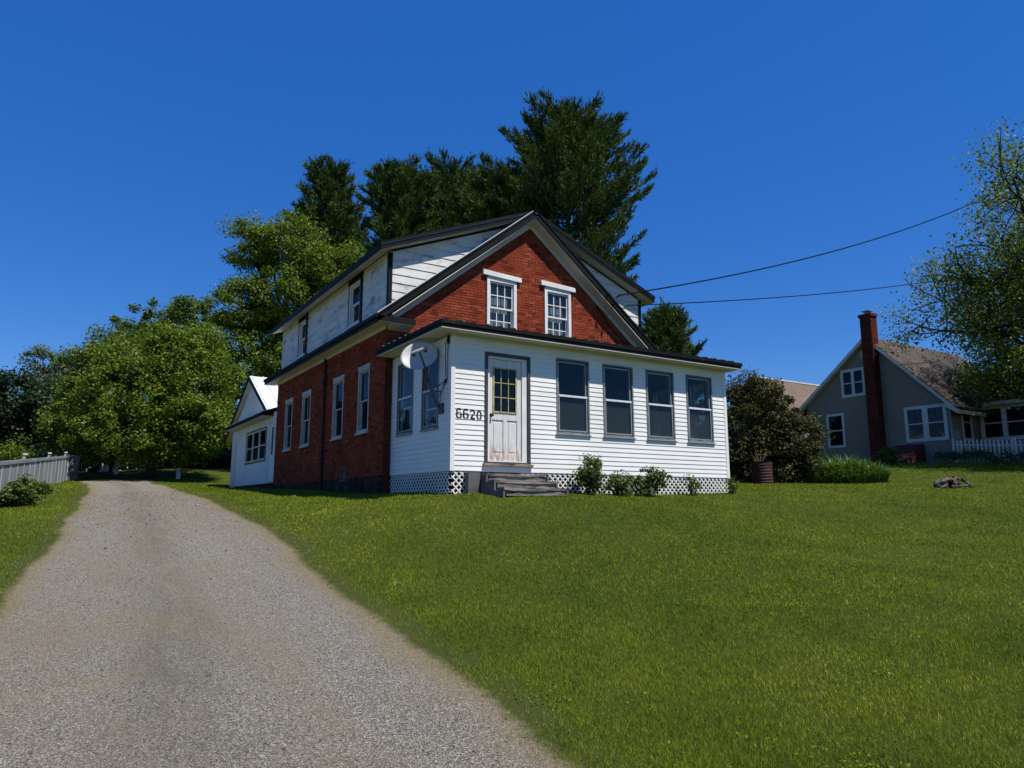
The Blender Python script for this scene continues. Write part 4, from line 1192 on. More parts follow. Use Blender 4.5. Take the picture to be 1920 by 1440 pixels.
# power lines from the right rake to poles out of view
def wire(pts, r, label):
    mb = MB(); mb.tube(pts, r, 5); o = mb.build('power_line', M['cable']); tag(o, label, 'cable', 'overhead service cables'); return o
wire([Vector((6.35, 2.60, 4.98))] + sagline((6.42, 2.50, 5.05), (33.0, 2.4, 15.4), 0.75, 40), 0.021, 'upper overhead cable rising from the white-trimmed gable to the top of the right tree')
wire([Vector((6.6, 2.58, 4.72))] + sagline((6.7, 2.5, 4.80), (33.0, 3.0, 10.95), 0.35, 40), 0.016, 'lower overhead cable from the gable, passing below the other cable')
mb = MB()
for x, z in ((6.05, 5.0), (6.25, 4.78)): mb.tube([(x, 2.60, z), (x, 2.50, z + 0.01), (x, 2.46, z + 0.01)], [0.02, 0.03, 0.015], 8)
mb.tube([(6.05, 2.52, 5.0), (6.2, 2.56, 4.7), (6.05, 2.59, 4.45), (5.9, 2.88, 4.75), (6.3, 2.89, 4.3), (7.0, 2.89, 3.72)], 0.009, 5)
mb.build('service_insulator', M['cable'], house)

# ------------------------------------------------------------------ foliage makers
CR = np.array([0.848, -0.530, 0.0]); CF = np.array([0.530, 0.848, 0.0])      # across / away, used only to lay out lobes of crowns

def unit(a): return a / (np.linalg.norm(a, axis=-1, keepdims=True) + 1e-9)

def leaves_at(rng, pos, nrm, size, aspect=0.62, fold=0.12):
    """rhombic leaves: (N,3) positions, normals"""
    n = len(pos)
    t = unit(np.cross(nrm, unit(rng.normal(size=(n, 3)))))
    b = np.cross(nrm, t)
    s = size * rng.uniform(0.65, 1.25, (n, 1))
    v = np.stack([pos - t * s * 0.5, pos + b * s * aspect * 0.5 + nrm * s * fold, pos + t * s * 0.55, pos - b * s * aspect * 0.5 + nrm * s * fold], 1)
    return v.reshape(-1, 3), np.arange(n * 4).reshape(n, 4)

def cloud(rng, centers, radii, per, flat=0.75, up=0.55, shell=0.5):
    n = len(centers)
    c = np.repeat(centers, per, 0); r = np.repeat(radii, per)[:, None]
    d = unit(rng.normal(size=(n * per, 3)))
    rad = rng.uniform(0, 1, (n * per, 1)) ** shell
    sc = np.array([1, 1, flat])
    pos = c + d * rad * r * sc
    nrm = unit(d * 0.45 + np.array([0, 0, up]) + rng.normal(size=(n * per, 3)) * 0.55)
    return pos, nrm

def lobe_points(rng, lobes, n, inner=0.62):
    """clump centres in the outer shell of a set of ellipsoids (r, d, z, rr, rd, rz)"""
    vol = np.array([l[3] * l[4] * l[5] for l in lobes]) ** 0.75
    pick = rng.choice(len(lobes), n, p=vol / vol.sum())
    L = np.array(lobes, float)[pick]
    d = unit(rng.normal(size=(n, 3)))
    rad = inner + (1 - inner) * rng.uniform(0, 1, (n, 1)) ** 0.7
    q = L[:, :3] + d * rad * L[:, 3:6]
    return q, pick

def to_world(base, q):
    return np.array(base)[None, :] + q[:, 0:1] * CR + q[:, 1:2] * CF + q[:, 2:3] * np.array([0, 0, 1.0])

def broadleaf(name, base, lobes, nclump, per, leaf, clump_r, mat, seed, label, cat='tree', group=None, trunk_r=0.2, bark='bark', trunk=True, inner=0.62, up=0.55, stems=None, aspect=0.62, shell=0.5):
    rng = np.random.RandomState(seed)
    base = Vector((base[0], base[1], hz(base[0], base[1]) - 0.05))
    t = thing(name, base, label, cat, group)
    q, pick = lobe_points(rng, lobes, nclump, inner)
    q[:, 2] = np.maximum(q[:, 2], clump_r * 0.45)
    cw_ = to_world(base, q)
    rad = clump_r * rng.uniform(0.4, 1.45, nclump)
    pos, nrm = cloud(rng, cw_, rad, per, up=up, shell=shell)
    k = pos[:, 2] > base.z + 0.03
    pos, nrm = pos[k], nrm[k]
    v, f = leaves_at(rng, pos, nrm, leaf, aspect)
    ct = np.repeat(rng.uniform(0, 1, nclump), per)[k]
    tint = np.clip(0.55 * rng.uniform(0, 1, len(pos)) + 0.45 * ct, 0, 1)
    np_mesh('crown' if trunk else 'foliage', v, f, mat, t, tint)
    mb = MB()
    if trunk:
        zt = max(l[2] for l in lobes)
        top = np.array(lobes)[np.argmax([l[2] for l in lobes])]
        pts = []; rr = []
        for i in range(8):
            s = i / 7
            w_ = to_world(base, np.array([[top[0] * s * s * 0.7 + 0.12 * math.sin(3 * s + seed), top[1] * s * s * 0.7, zt * s - (0.2 if i == 0 else 0)]]))[0]
            pts.append(w_); rr.append(trunk_r * (1.25 if i == 0 else 1) * (1 - 0.85 * s))
        mb.tube(pts, rr, 8)
        for l in lobes:
            zs = max(0.18 * zt, min(l[2] * 0.55, zt * 0.7)); s = zs / zt
            a = to_world(base, np.array([[top[0] * s * s * 0.7 + 0.12 * math.sin(3 * s + seed), top[1] * s * s * 0.7, zs]]))[0]
            c = to_world(base, np.array([l[:3]]))[0]
            m_ = a * 0.5 + c * 0.5 + np.array([0, 0, -0.15 * l[5] + 0.2])
            mb.tube([a, m_, c], [trunk_r * 0.5, trunk_r * 0.36, trunk_r * 0.2], 6)
        for i in range(0, nclump, 2):
            l = np.array(lobes[pick[i]][:3]); c = to_world(base, l[None])[0]
            e = cw_[i]; m_ = c * 0.5 + e * 0.5 + rng.normal(size=3) * 0.12
            mb.tube([c, m_, e], [trunk_r * 0.17, trunk_r * 0.11, trunk_r * 0.05], 4)
        mb.build('trunk', M[bark], t)
    else:
        for i in range(0, nclump, 2):
            e = cw_[i]; b0 = np.array(base) + np.array([(e[0] - base.x) * 0.25, (e[1] - base.y) * 0.25, 0])
            m_ = b0 * 0.5 + e * 0.5 + np.array([0, 0, 0.05])
            r0 = max(0.006, 0.02 * clump_r)
            mb.tube([b0, m_, e], [r0, r0 * 0.75, r0 * 0.4], 4)
        mb.build('stem', M['bark'], t)
    return t

def pine(name, base, H, prof, seed, label, group=None, lean=(0, 0), z0=0.12, dens=1.0, tuft=0.31, mat=None):
    """prof: list of (fraction of height, radius)"""
    rng = np.random.RandomState(seed)
    base = Vector((base[0], base[1], hz(base[0], base[1]) - 0.1))
    t = thing(name, base, label, 'tree', group)
    fx = [p[0] for p in prof]; fr_ = [p[1] for p in prof]
    mb = MB()
    axis_ = lambda s: np.array([base.x + lean[0] * s * s, base.y + lean[1] * s * s, base.z + H * s])
    mb.tube([axis_(s) for s in np.linspace(0, 0.97, 9)], list(np.linspace(0.34, 0.03, 9)), 8)
    P, Dv = [], []
    s = z0; wh = 0
    while s < 0.985:
        R = np.interp(s, fx, fr_)
        nb = rng.randint(5, 8)
        ph = rng.uniform(0, 6.28)
        for b in range(nb):
            th = ph + 6.283 * b / nb + rng.uniform(-0.3, 0.3)
            L = R * rng.uniform(0.62, 1.16)
            if L < 0.25: L = 0.25
            o = np.array([math.cos(th), math.sin(th), 0])
            a = axis_(min(0.98, s + rng.uniform(-0.012, 0.012)))
            drop = -0.10 * L if s < 0.6 else 0.12 * L
            rise = (0.30 if s < 0.6 else 0.45) * L
            c = np.linspace(0, 1, 7)[:, None]
            sw = rng.uniform(-0.18, 0.18)
            side = np.array([-o[1], o[0], 0])
            pts = a + o * L * c + np.array([0, 0, 1.0]) * (drop * np.sin(c * 2.4) + rise * c ** 2.2) + side * sw * L * c ** 2
            mb.tube(pts, list(np.linspace(0.035 + 0.006 * L, 0.008, 7)), 4, cap=False)
            # twigs with tufts
            nt = int((9 + 17 * L) * dens)
            tt = rng.uniform(0.12, 1.0, nt) ** 0.8
            base_p = np.stack([np.interp(tt, c[:, 0], pts[:, i]) for i in range(3)], 1)
            spread = 0.32 * L * (1.05 - tt) + 0.10
            sd = rng.uniform(-1, 1, nt)
            q = base_p + side * (sd * spread)[:, None] + np.array([0, 0, 1.0]) * (rng.uniform(-0.08, 0.35, nt) * (0.25 + spread))[:, None]
            dv = unit(o * 0.75 + side * sd[:, None] * 0.55 + np.array([0, 0, 0.85]) + rng.normal(size=(nt, 3)) * 0.3)
            P.append(q); Dv.append(dv)
        s += rng.uniform(0.017, 0.027) * 22 / max(H, 12)
    # leader tufts
    nl = 14
    P.append(axis_(0.97) + rng.normal(size=(nl, 3)) * np.array([0.12, 0.12, 0.3])); Dv.append(unit(np.array([0, 0, 1.0]) + rng.normal(size=(nl, 3)) * 0.35))
    P = np.concatenate(P); Dv = np.concatenate(Dv)
    nbl = 11
    n = len(P)
    p = np.repeat(P, nbl, 0); d = np.repeat(Dv, nbl, 0)
    d2 = unit(d + rng.normal(size=p.shape) * 0.42)
    st_ = p - d * 0.02 + np.repeat(Dv, nbl, 0) * (rng.uniform(-0.18, 0.40, (len(p), 1)))
    ln = tuft * rng.uniform(0.6, 1.2, (len(p), 1))
    sidev = unit(np.cross(d2, rng.normal(size=p.shape))) * 0.034
    v = np.stack([st_ - sidev, st_ + sidev, st_ + d2 * ln], 1).reshape(-1, 3)
    f = np.arange(len(p) * 3).reshape(-1, 3)
    tint = np.clip(0.5 * np.repeat(rng.uniform(0, 1, n), nbl) + 0.5 * rng.uniform(0, 1, n * nbl), 0, 1)
    np_mesh('crown', v, f, mat or M['pine'], t, tint)
    mb.build('trunk', M['barkgrey'], t)
    return t

# ------------------------------------------------------------------ trees behind the house
GT = 'trees behind the house'
broadleaf('maple_tree', (-2.5, 26.7), [(0, 0, 4.6, 3.5, 3.1, 2.75), (-2.6, 0.2, 3.5, 2.0, 2.2, 2.0), (2.3, -0.4, 4.4, 2.1, 2.1, 2.1), (1.0, 0, 6.3, 2.0, 1.8, 1.5), (-1.2, -0.8, 2.2, 2.3, 2.0, 1.6), (2.2, -0.8, 2.4, 2.1, 2.0, 1.7), (-3.5, 0, 2.3, 1.5, 1.8, 1.6), (0.2, -1.6, 2.3, 2.6, 2.0, 1.5), (2.9, -1.6, 2.6, 1.7, 1.6, 1.3)],
          520, 200, 0.145, 0.62, M['maple'], 21, 'broad bright green tree with low spreading crown at the end of the gravel drive', trunk_r=0.2, inner=0.5)
broadleaf('maple_tree', (-0.9, 48.4), [(-5.2, 0, 7.6, 1.8, 2, 1.8), (5.6, 0, 10.2, 2.2, 2, 2.2), (-2.7, 0, 10.3, 1.9, 2, 1.7), (0.6, 0, 11.6, 2.2, 2.2, 1.9), (2.8, 0, 12.0, 1.7, 2, 1.5), (0, 0, 8.5, 4.0, 3.4, 2.8), (-3.6, 0, 8.4, 1.6, 2, 1.6)],
          320, 110, 0.22, 0.75, M['maple2'], 22, 'taller loose-crowned green tree rising behind the broad bright one', trunk_r=0.26)
broadleaf('maple_tree', (4.6, 28.4), [(-2.8, 0, 13.3, 1.5, 1.8, 1.5), (-0.6, 0, 13.3, 2.0, 2.0, 1.6), (2.2, 0, 11.6, 2.3, 2.2, 1.9), (-3.0, -0.2, 9.6, 1.7, 2.2, 1.7), (0, 0, 10, 2.9, 2.6, 2.4), (3.2, 0, 8.8, 2.3, 2.3, 2.2), (-2.6, 0, 6.6, 2.3, 2.2, 1.8), (0.4, 0, 6, 3.0, 2.6, 2.2), (-2.0, -0.4, 3.6, 2.1, 2.0, 1.7)],
          620, 170, 0.16, 0.70, M['maple'], 23, 'tall rounded green maple right behind the small white wing', trunk_r=0.28)
broadleaf('dark_tree', (-8.4, 42.4), [(0, 0, 4.2, 3.0, 2.6, 2.2), (-2.6, 0, 4.0, 2.4, 2.4, 2.2), (1.6, 0, 3.2, 2.2, 2.2, 1.8), (0, 0, 2.2, 3.2, 2.2, 1.6)],
          260, 120, 0.22, 0.75, M['darkleaf'], 24, 'low dark green tree standing behind the grey fence', trunk_r=0.2)
broadleaf('dark_tree', (-13.5, 41.5), [(0, 0, 4.0, 3.0, 2.6, 2.2), (-2.6, 0, 4.0, 2.4, 2.4, 2.2), (1.6, 0, 3.2, 2.2, 2.2, 1.8)],
          200, 110, 0.22, 0.75, M['darkleaf'], 25, 'dark green tree cut by the left edge of the photo beyond the fence', trunk_r=0.2)
broadleaf('pale_tree', (-7.1, 66.4), [(-1.2, 0, 9.6, 1.7, 1.8, 2.6), (1.2, 0, 9.0, 1.7, 1.8, 2.4), (0, 0, 6.5, 2.6, 2.6, 2.6), (3.2, 0, 7.8, 1.2, 1.4, 1.8)],
          180, 90, 0.26, 0.8, M['paleleaf'], 26, 'pale silvery green tree far off above the dark trees', trunk_r=0.22)
broadleaf('young_tree', (0.6, 30.6), [(0, 0, 1.9, 1.2, 1.1, 1.1), (0.8, 0, 2.6, 0.9, 0.9, 0.9)], 40, 60, 0.14, 0.5, M['maple'], 27, 'small sunlit sapling beside the back corner of the white wing', trunk_r=0.05)
pine('pine_tree', (9.5, 37.2), 22.4, [(0, 2.6), (0.55, 2.8), (0.72, 3.3), (0.80, 3.1), (0.85, 1.5), (0.90, 1.9), (0.96, 1.5), (1.0, 0.7)], 31, 'ragged leaning pine, first of the pines above the maple', GT, z0=0.42, lean=(-0.6, 0.2))
pine('pine_tree', (11.8, 31.0), 20.4, [(0, 2.4), (0.6, 2.9), (0.8, 2.9), (0.93, 2.2), (1.0, 0.9)], 32, 'narrow round-topped dark pine between the ragged pine and its lighter neighbour', GT, z0=0.42, dens=1.15)
pine('pine_tree', (16.6, 32.8), 22.1, [(0, 2.6), (0.6, 3.2), (0.8, 3.2), (0.93, 2.6), (1.0, 1.1)], 33, 'round-topped pine standing just left of the tallest pine', GT, z0=0.42, dens=1.15)
pine('pine_tree', (20.2, 23.4), 23.4, [(0, 3.0), (0.4, 3.6), (0.55, 4.9), (0.66, 5.7), (0.74, 4.8), (0.82, 4.1), (0.90, 3.4), (0.95, 2.4), (1.0, 0.5)], 34, 'tallest and widest pine, behind the roof ridge', GT, z0=0.22, dens=1.1)
pine('pine_tree', (16.7, 26.4), 19.8, [(0, 3.0), (0.6, 3.6), (0.8, 3.2), (0.92, 2.3), (1.0, 0.7)], 36, 'shorter pine at the left flank of the tallest pine', GT, z0=0.35)
pine('pine_tree', (21.4, 16.2), 8.9, [(0, 1.6), (0.4, 2.4), (0.7, 1.6), (0.9, 0.9), (1.0, 0.3)], 35, 'small pine showing past the right dormer above the porch roof', GT, z0=0.15, tuft=0.30)

# far wood closing the view under the crowns
rng = np.random.RandomState(50)
nb = 420
bx = rng.uniform(-60, 22, nb); by = rng.uniform(56, 66, nb) + 0.1 * np.abs(bx)
bz = height(bx, by)
cen = np.stack([bx, by, bz + rng.uniform(0.4, 5.5, nb)], 1)
pos, nrm = cloud(rng, cen, rng.uniform(1.2, 2.4, nb), 90)
v, f = leaves_at(rng, pos, nrm, 0.55)
np_mesh('far_wood', v, f, M['darkleaf'], None, rng.uniform(0, 1, len(pos)), 'stuff')
tag(bpy.data.objects['far_wood'], 'dark wood closing the view behind the trees', 'wood')
nb = 240
bx = rng.uniform(-16, 12, nb); by = rng.uniform(40, 47, nb) - 0.15 * bx
cen = np.stack([bx, by, height(bx, by) + rng.uniform(0.1, 3.0, nb)], 1)
pos, nrm = cloud(rng, cen, rng.uniform(0.7, 1.2, nb), 110)
v, f = leaves_at(rng, pos, nrm, 0.28)
np_mesh('undergrowth', v, f, M['darkleaf'], None, rng.uniform(0, 1, len(pos)), 'stuff')
nb = 190
bx = rng.uniform(-11, 4.5, nb); by = rng.uniform(31.5, 35, nb)
kp = ~((bx > -4.6) & (bx < -2.7))
bx, by = bx[kp], by[kp]; nb = len(bx)
cen = np.stack([bx, by, height(bx, by) + rng.uniform(0.0, 1.1, nb)], 1)
pos, nrm = cloud(rng, cen, rng.uniform(0.45, 0.75, nb), 90)
v, f = leaves_at(rng, pos, nrm, 0.2)
np_mesh('low_brush', v, f, M['darkleaf'], None, rng.uniform(0, 1, len(pos)), 'stuff')
tag(bpy.data.objects['low_brush'], 'low dark brush in the shade under the broad bright tree', 'brush')
tag(bpy.data.objects['undergrowth'], 'dark undergrowth in the shade below the trees', 'undergrowth')

# right hand tree with visible limbs
def open_tree(name, base, H, R, seed, label):
    rng = np.random.RandomState(seed)
    base = Vector((base[0], base[1], hz(base[0], base[1]) - 0.1))
    t = thing(name, base, label, 'tree')
    mb = MB(); tips = []
    B = np.array(base)
    mb.tube([B, B + [0.1, 0, 1.5], B + [0.05, 0.1, 3.2]], [0.34, 0.27, 0.24], 9)
    def grow(p, d, L, r, lvl):
        n = 4; pts = [p]; q = p.copy(); dd = d.copy()
        for i in range(n):
            dd = unit(dd + rng.normal(size=3) * 0.13 + np.array([0, 0, 0.05 if lvl < 2 else -0.02]))
            q = q + dd * L / n; pts.append(q.copy())
        mb.tube(pts, list(np.linspace(r, r * 0.45, n + 1)), 6 if lvl < 2 else 4, cap=False)
        if lvl >= 3:
            tips.append((pts[2], pts[3], pts[4])); return
        k = (0, 7, 6, 5)[lvl] if lvl else 0
        for j in range(k):
            s = rng.uniform(0.3, 1.0) if j < k - 1 else 1.0
            a = np.array([np.interp(s * n, range(n + 1), [pp[i] for pp in pts]) for i in range(3)])
            nd = unit(dd + rng.normal(size=3) * (0.75 if lvl < 2 else 0.9))
            grow(a, nd, L * rng.uniform(0.45, 0.62), r * 0.5, lvl + 1)
    m0 = B + [0.05, 0.1, 3.0]
    for i in range(19):
        el = rng.uniform(0.34, 1.35) if i else 1.4
        th = 6.283 * (i * 0.382)
        d = np.array([math.cos(th) * math.cos(el), math.sin(th) * math.cos(el), math.sin(el)])
        L = 1 / math.sqrt((math.cos(el) / R) ** 2 + (math.sin(el) / (H - 3.2)) ** 2) * 0.60
        grow(m0 + [0, 0, rng.uniform(-0.5, 0.8)], d, L, 0.13, 1)
    P = []; N = []
    for (a, b, c) in tips:
        k = 165
        w = rng.uniform(0, 1, (k, 1))
        q = np.where(w < 0.5, a + (b - a) * w * 2, b + (c - b) * (w * 2 - 1)) + rng.normal(size=(k, 3)) * 0.36
        P.append(q); N.append(unit(rng.normal(size=(k, 3)) * 0.8 + [0, 0, 0.5]))
    P = np.concatenate(P); N = np.concatenate(N)
    v, f = leaves_at(rng, P, N, 0.12, 0.75)
    hfrac = np.clip((P[:, 2] - base.z) / H, 0, 1)
    tint = np.clip(rng.uniform(0, 0.75, len(P)) + 0.25 * rng.uniform(0, 1, len(P)), 0, 1)
    np_mesh('crown', v, f, M['treeleaf'], t, tint)
    mb.build('trunk', M['barkgrey'], t)
open_tree('shade_tree', (28.6, -1.5), 18.6, 7.6, 61, 'open-crowned tree with dark limbs over the grey house roof')

# ------------------------------------------------------------------ shrubs and garden plants
GP = 'plants along the porch skirt'
broadleaf('porch_shrub', (2.98, -0.42), [(0, 0, 0.55, 0.30, 0.26, 0.30), (-0.02, 0, 0.30, 0.24, 0.2, 0.26)], 60, 38, 0.062, 0.12, M['shrubleaf'], 71, 'tallest of the porch plants, a leafy shrub right of the steps', 'shrub', GP, trunk=False, inner=0.3)
broadleaf('porch_shrub', (3.75, -0.42), [(0, 0, 0.28, 0.33, 0.22, 0.26)], 44, 34, 0.058, 0.11, M['shrubleaf'], 72, 'low dark leafy plant between the two taller porch shrubs', 'shrub', GP, trunk=False, inner=0.3)
broadleaf('porch_shrub', (4.55, -0.40), [(0, 0, 0.34, 0.38, 0.26, 0.32), (0.3, 0, 0.46, 0.2, 0.18, 0.16)], 62, 38, 0.06, 0.12, M['shrubleaf'], 73, 'wide leafy shrub at the lattice under the second and third windows', 'shrub', GP, trunk=False, inner=0.3)
broadleaf('porch_shrub', (6.0, -0.30), [(0, 0, 0.30, 0.20, 0.14, 0.26)], 20, 22, 0.055, 0.09, M['shrubleaf'], 74, 'thin sparse plant climbing the lattice under the last window', 'shrub', GP, trunk=False, inner=0.2)
broadleaf('porch_shrub', (7.35, -0.25), [(0, 0, 0.22, 0.16, 0.14, 0.2)], 16, 22, 0.055, 0.09, M['shrubleaf'], 75, 'small plant at the right end corner of the porch lattice', 'shrub', GP, trunk=False, inner=0.2)
broadleaf('big_bush', (13.2, 3.5), [(-0.2, 0, 1.9, 1.5, 1.5, 1.75), (0.8, 0, 1.3, 1.2, 1.3, 1.3), (-0.9, -0.2, 1.5, 1.1, 1.2, 1.5), (0.1, -0.5, 0.8, 1.5, 1.0, 0.9), (-0.1, 0, 2.8, 0.9, 0.9, 0.8)], 460, 105, 0.10, 0.30, M['bushleaf'], 76, 'big brownish green bush beside the right end of the porch', 'bush', trunk=False, inner=0.55, aspect=0.5)
broadleaf('round_shrub', (22.4, 4.8), [(0, 0, 0.4, 0.38, 0.36, 0.4)], 40, 50, 0.08, 0.18, M['shrubleaf'], 77, 'small round shrub at the foot of the tall brick chimney', 'shrub', trunk=False, inner=0.3)
broadleaf('fence_bush', (-7.9, 28.9), [(0, 0, 1.15, 1.0, 0.9, 0.7), (0.7, 0, 0.9, 0.7, 0.7, 0.6), (-0.5, 0, 0.6, 0.7, 0.7, 0.6)], 90, 55, 0.11, 0.34, M['maple'], 78, 'sunlit yellow green bush showing over the grey fence', 'bush', trunk=False, inner=0.4)
broadleaf('fence_weed', (-6.95, 9.6), [(0, 0, 0.36, 0.42, 0.55, 0.38), (-0.6, 0, 0.2, 0.4, 0.5, 0.26)], 90, 45, 0.085, 0.16, M['shrubleaf'], 79, 'dark broad-leaved weeds at the foot of the grey fence, nearer clump', 'weeds', 'weeds along the fence', trunk=False, inner=0.3)
broadleaf('fence_weed', (-6.85, 12.6), [(0, 0, 0.22, 0.32, 0.9, 0.24)], 60, 40, 0.075, 0.14, M['shrubleaf'], 80, 'lower weeds along the fence, farther clump', 'weeds', 'weeds along the fence', trunk=False, inner=0.3)

def blades(name, base, n, rx, ry, L, width, mat, seed, label, cat):
    rng = np.random.RandomState(seed)
    bz_ = hz(base[0], base[1])
    t = thing(name, (base[0], base[1], bz_), label, cat)
    th = rng.uniform(0, 6.283, n); rr = np.sqrt(rng.uniform(0, 1, n)) * 0.8
    x = base[0] + rx * rr * np.cos(th) * CR[0] + ry * rr * np.sin(th) * CF[0]
    y = base[1] + rx * rr * np.cos(th) * CR[1] + ry * rr * np.sin(th) * CF[1]
    z = height(x, y) - 0.02
    az = rng.uniform(0, 6.283, n)
    out = np.stack([np.cos(az), np.sin(az), np.zeros(n)], 1)
    cen = np.stack([x - base[0], y - base[1], np.zeros(n)], 1) / max(rx, ry)
    out = unit(out * 0.8 + cen * 1.3)
    ln = L * rng.uniform(0.65, 1.15, n) * (1.05 - 0.55 * (rr / 0.8) ** 2); dro = rng.uniform(0.25, 0.85, n)
    side = np.stack([-out[:, 1], out[:, 0], np.zeros(n)], 1)
    segs = 5; V = []
    for i in range(segs + 1):
        s = i / segs
        c = np.stack([x, y, z], 1) + out * (ln * (0.15 * s + 0.55 * dro * s * s))[:, None] + np.array([0, 0, 1.0]) * (ln * (1.05 * s - (0.25 + 0.62 * dro) * s * s))[:, None]
        wd_ = width * (1 - s ** 2.5) * (0.7 + 0.3 * math.sin(math.pi * s)) + 0.001
        V += [c - side * wd_, c + side * wd_]
    V = np.stack(V, 1)
    i0 = np.arange(n)[:, None] * (2 * (segs + 1))
    F = np.concatenate([np.stack([i0[:, 0] + 2 * k, i0[:, 0] + 2 * k + 1, i0[:, 0] + 2 * k + 3, i0[:, 0] + 2 * k + 2], 1) for k in range(segs)])
    ti = np.tile(rng.uniform(0, 1, n), segs)
    np_mesh('foliage', V.reshape(-1, 3), F, mat, t, ti)
    return t
blades('daylily_clump', (15.1, 2.0), 3000, 1.75, 0.95, 1.42, 0.018, M['lily'], 81, 'wide clump of strap-leaved daylilies on the lawn before the grey house', 'plant')

# ------------------------------------------------------------------ drum, stump
zb = hz(11.5, 2.2)
dr_ = thing('rusty_drum', (11.5, 2.2, zb), 'rusty dark red burn barrel by the big bush', 'barrel')
prof = [(0.0, 0.0), (0.295, 0.0), (0.30, 0.02)]
for i in range(7):
    h = 0.05 + i * 0.085
    prof += [(0.292, h), (0.305, h + 0.02), (0.292, h + 0.04)]
prof += [(0.30, 0.655), (0.308, 0.67), (0.285, 0.665), (0.28, 0.1), (0, 0.1)]
MB().lathe((11.5, 2.2, zb - 0.02), prof, 24).build('drum_shell', M['rust'], dr_, smooth=False)
rt = random.Random(9)
for k in range(9):
    a = Vector((11.5 + rt.uniform(-0.15, 0.15), 2.2 + rt.uniform(-0.15, 0.15), zb + 0.35)); b = a + Vector((rt.uniform(-0.35, 0.25), rt.uniform(-0.15, 0.15), rt.uniform(0.42, 0.72)))
    MB().tube([a, (a + b) / 2 + Vector((0, 0, 0.03)), b], [0.014, 0.011, 0.006], 5).build('branch', M['twig'], dr_)

zb = hz(14.7, -1.45)
sp = thing('hollow_stump', (14.7, -1.45, zb), 'hollow grey stump with bent dead roots lying on the lawn', 'stump')
rngs = np.random.RandomState(14)
mb = MB()
n = 22; rings = 7
for k in range(rings):
    s = k / (rings - 1)
    for j in range(n):
        t = 6.283 * j / n
        r = 0.36 * math.cos(s * 1.35) ** 0.7 + 0.035 * math.sin(3 * t + 1) + 0.02 * rngs.randn()
        mb.v.append((14.7 + r * math.cos(t) * 1.15, -1.45 + r * math.sin(t) * 0.9, zb - 0.03 + 0.28 * math.sin(s * 1.5) + 0.012 * rngs.randn()))
for k in range(rings - 1):
    for j in range(n):
        t = 6.283 * (j + 0.5) / n
        # hollow that opens towards the street
        if k < 4 and (3.6 < t < 4.15 or 4.55 < t < 5.35): continue
        mb.f.append((k * n + j, k * n + (j + 1) % n, (k + 1) * n + (j + 1) % n, (k + 1) * n + j))
mb.f.append(tuple((rings - 1) * n + j for j in range(n)))
so2 = mb.build('stump_shell', M['stump'], sp)
sm = so2.modifiers.new('thick', 'SOLIDIFY'); sm.thickness = 0.05; sm.offset = -1
for pts in ([(14.3, -1.75, 0.0), (14.33, -1.8, 0.12), (14.5, -1.78, 0.27), (14.75, -1.7, 0.27)], [(14.62, -1.85, 0.26), (14.75, -1.92, 0.12), (14.88, -1.95, -0.01)], [(14.7, -1.6, 0.29), (15.0, -1.6, 0.24), (15.2, -1.75, 0.12), (15.3, -1.85, 0.0)], [(14.28, -1.75, 0.02), (14.5, -1.95, 0.03), (14.72, -1.95, 0.05)]):
    MB().tube([(p[0], p[1], zb + p[2]) for p in pts], [0.032, 0.03, 0.026, 0.02][:len(pts)], 6).build('root', M['stump'], sp)

# ------------------------------------------------------------------ grey neighbour house
nh = thing('grey_house', (29, 6.5, 1.1), 'grey clapboard house with brown shingle roof and tall brick chimney', 'house')
NX = 26.22
NG = Fr((NX, 0, 0), (0, 1, 0), (-1, 0, 0))
NS_ = Fr((0, 4.14, 0), (1, 0, 0), (0, -1, 0))
NW = Fr((28.51, 0, 0), (0, 1, 0), (-1, 0, 0))
YA, ZA = 7.55, 7.25
nop = [(4.30, 6.0, 2.22, 3.66), (7.9, 9.0, 4.63, 5.83), (9.14, 9.95, 2.22, 3.74)]
rr_ = lambda z: (ZA - z)
nlim = lambda z: (max(4.14, YA - (ZA - 0.10 - z) / 1.0), min(11.1, YA + (ZA - 0.10 - z) / 0.80))
MB().prism([NG.p(4.14, -0.004, 0.7), NG.p(11.1, -0.004, 0.7), NG.p(11.1, -0.004, 4.3), NG.p(YA, -0.004, ZA - 0.1), NG.p(4.14, -0.004, 3.8)], (8.2, 0, 0)).build('wall', M['nsiding'], nh)
sid = MB()
def ncourse(fr, z, zt, a0, b0, a1, b1):
    P = fr.p
    sid.hexa([P(a0, 0, z), P(b0, 0, z), P(b0, 0.028, z), P(a0, 0.028, z), P(a1, 0, zt), P(b1, 0, zt), P(b1, 0.004, zt), P(a1, 0.004, zt)])
z = 1.42
while z < ZA - 0.2:
    a0, b0 = nlim(z); a1, b1 = nlim(z + 0.125)
    if b1 > a1 and b0 > a0: ncourse(NG, z, z + 0.125, a0, b0, a1, b1)
    z += 0.125
z = 1.42
while z < 3.8:
    ncourse(NS_, z, z + 0.125, NX, 28.5, NX, 28.5)
    ncourse(NW, z, z + 0.125, -1.5, 4.1, -1.5, 4.1)
    z += 0.125
sid.build('siding', M['nsiding'], nh, kind='stuff')
MB().box(NX + 0.01, 34.4, 4.15, 11.0, 0.3, 1.40).build('foundation', M['ntrim'], nh)
MB().box(28.52, 33.5, -1.5, 4.13, 0.5, 3.85).build('wall', M['nsiding'], nh)
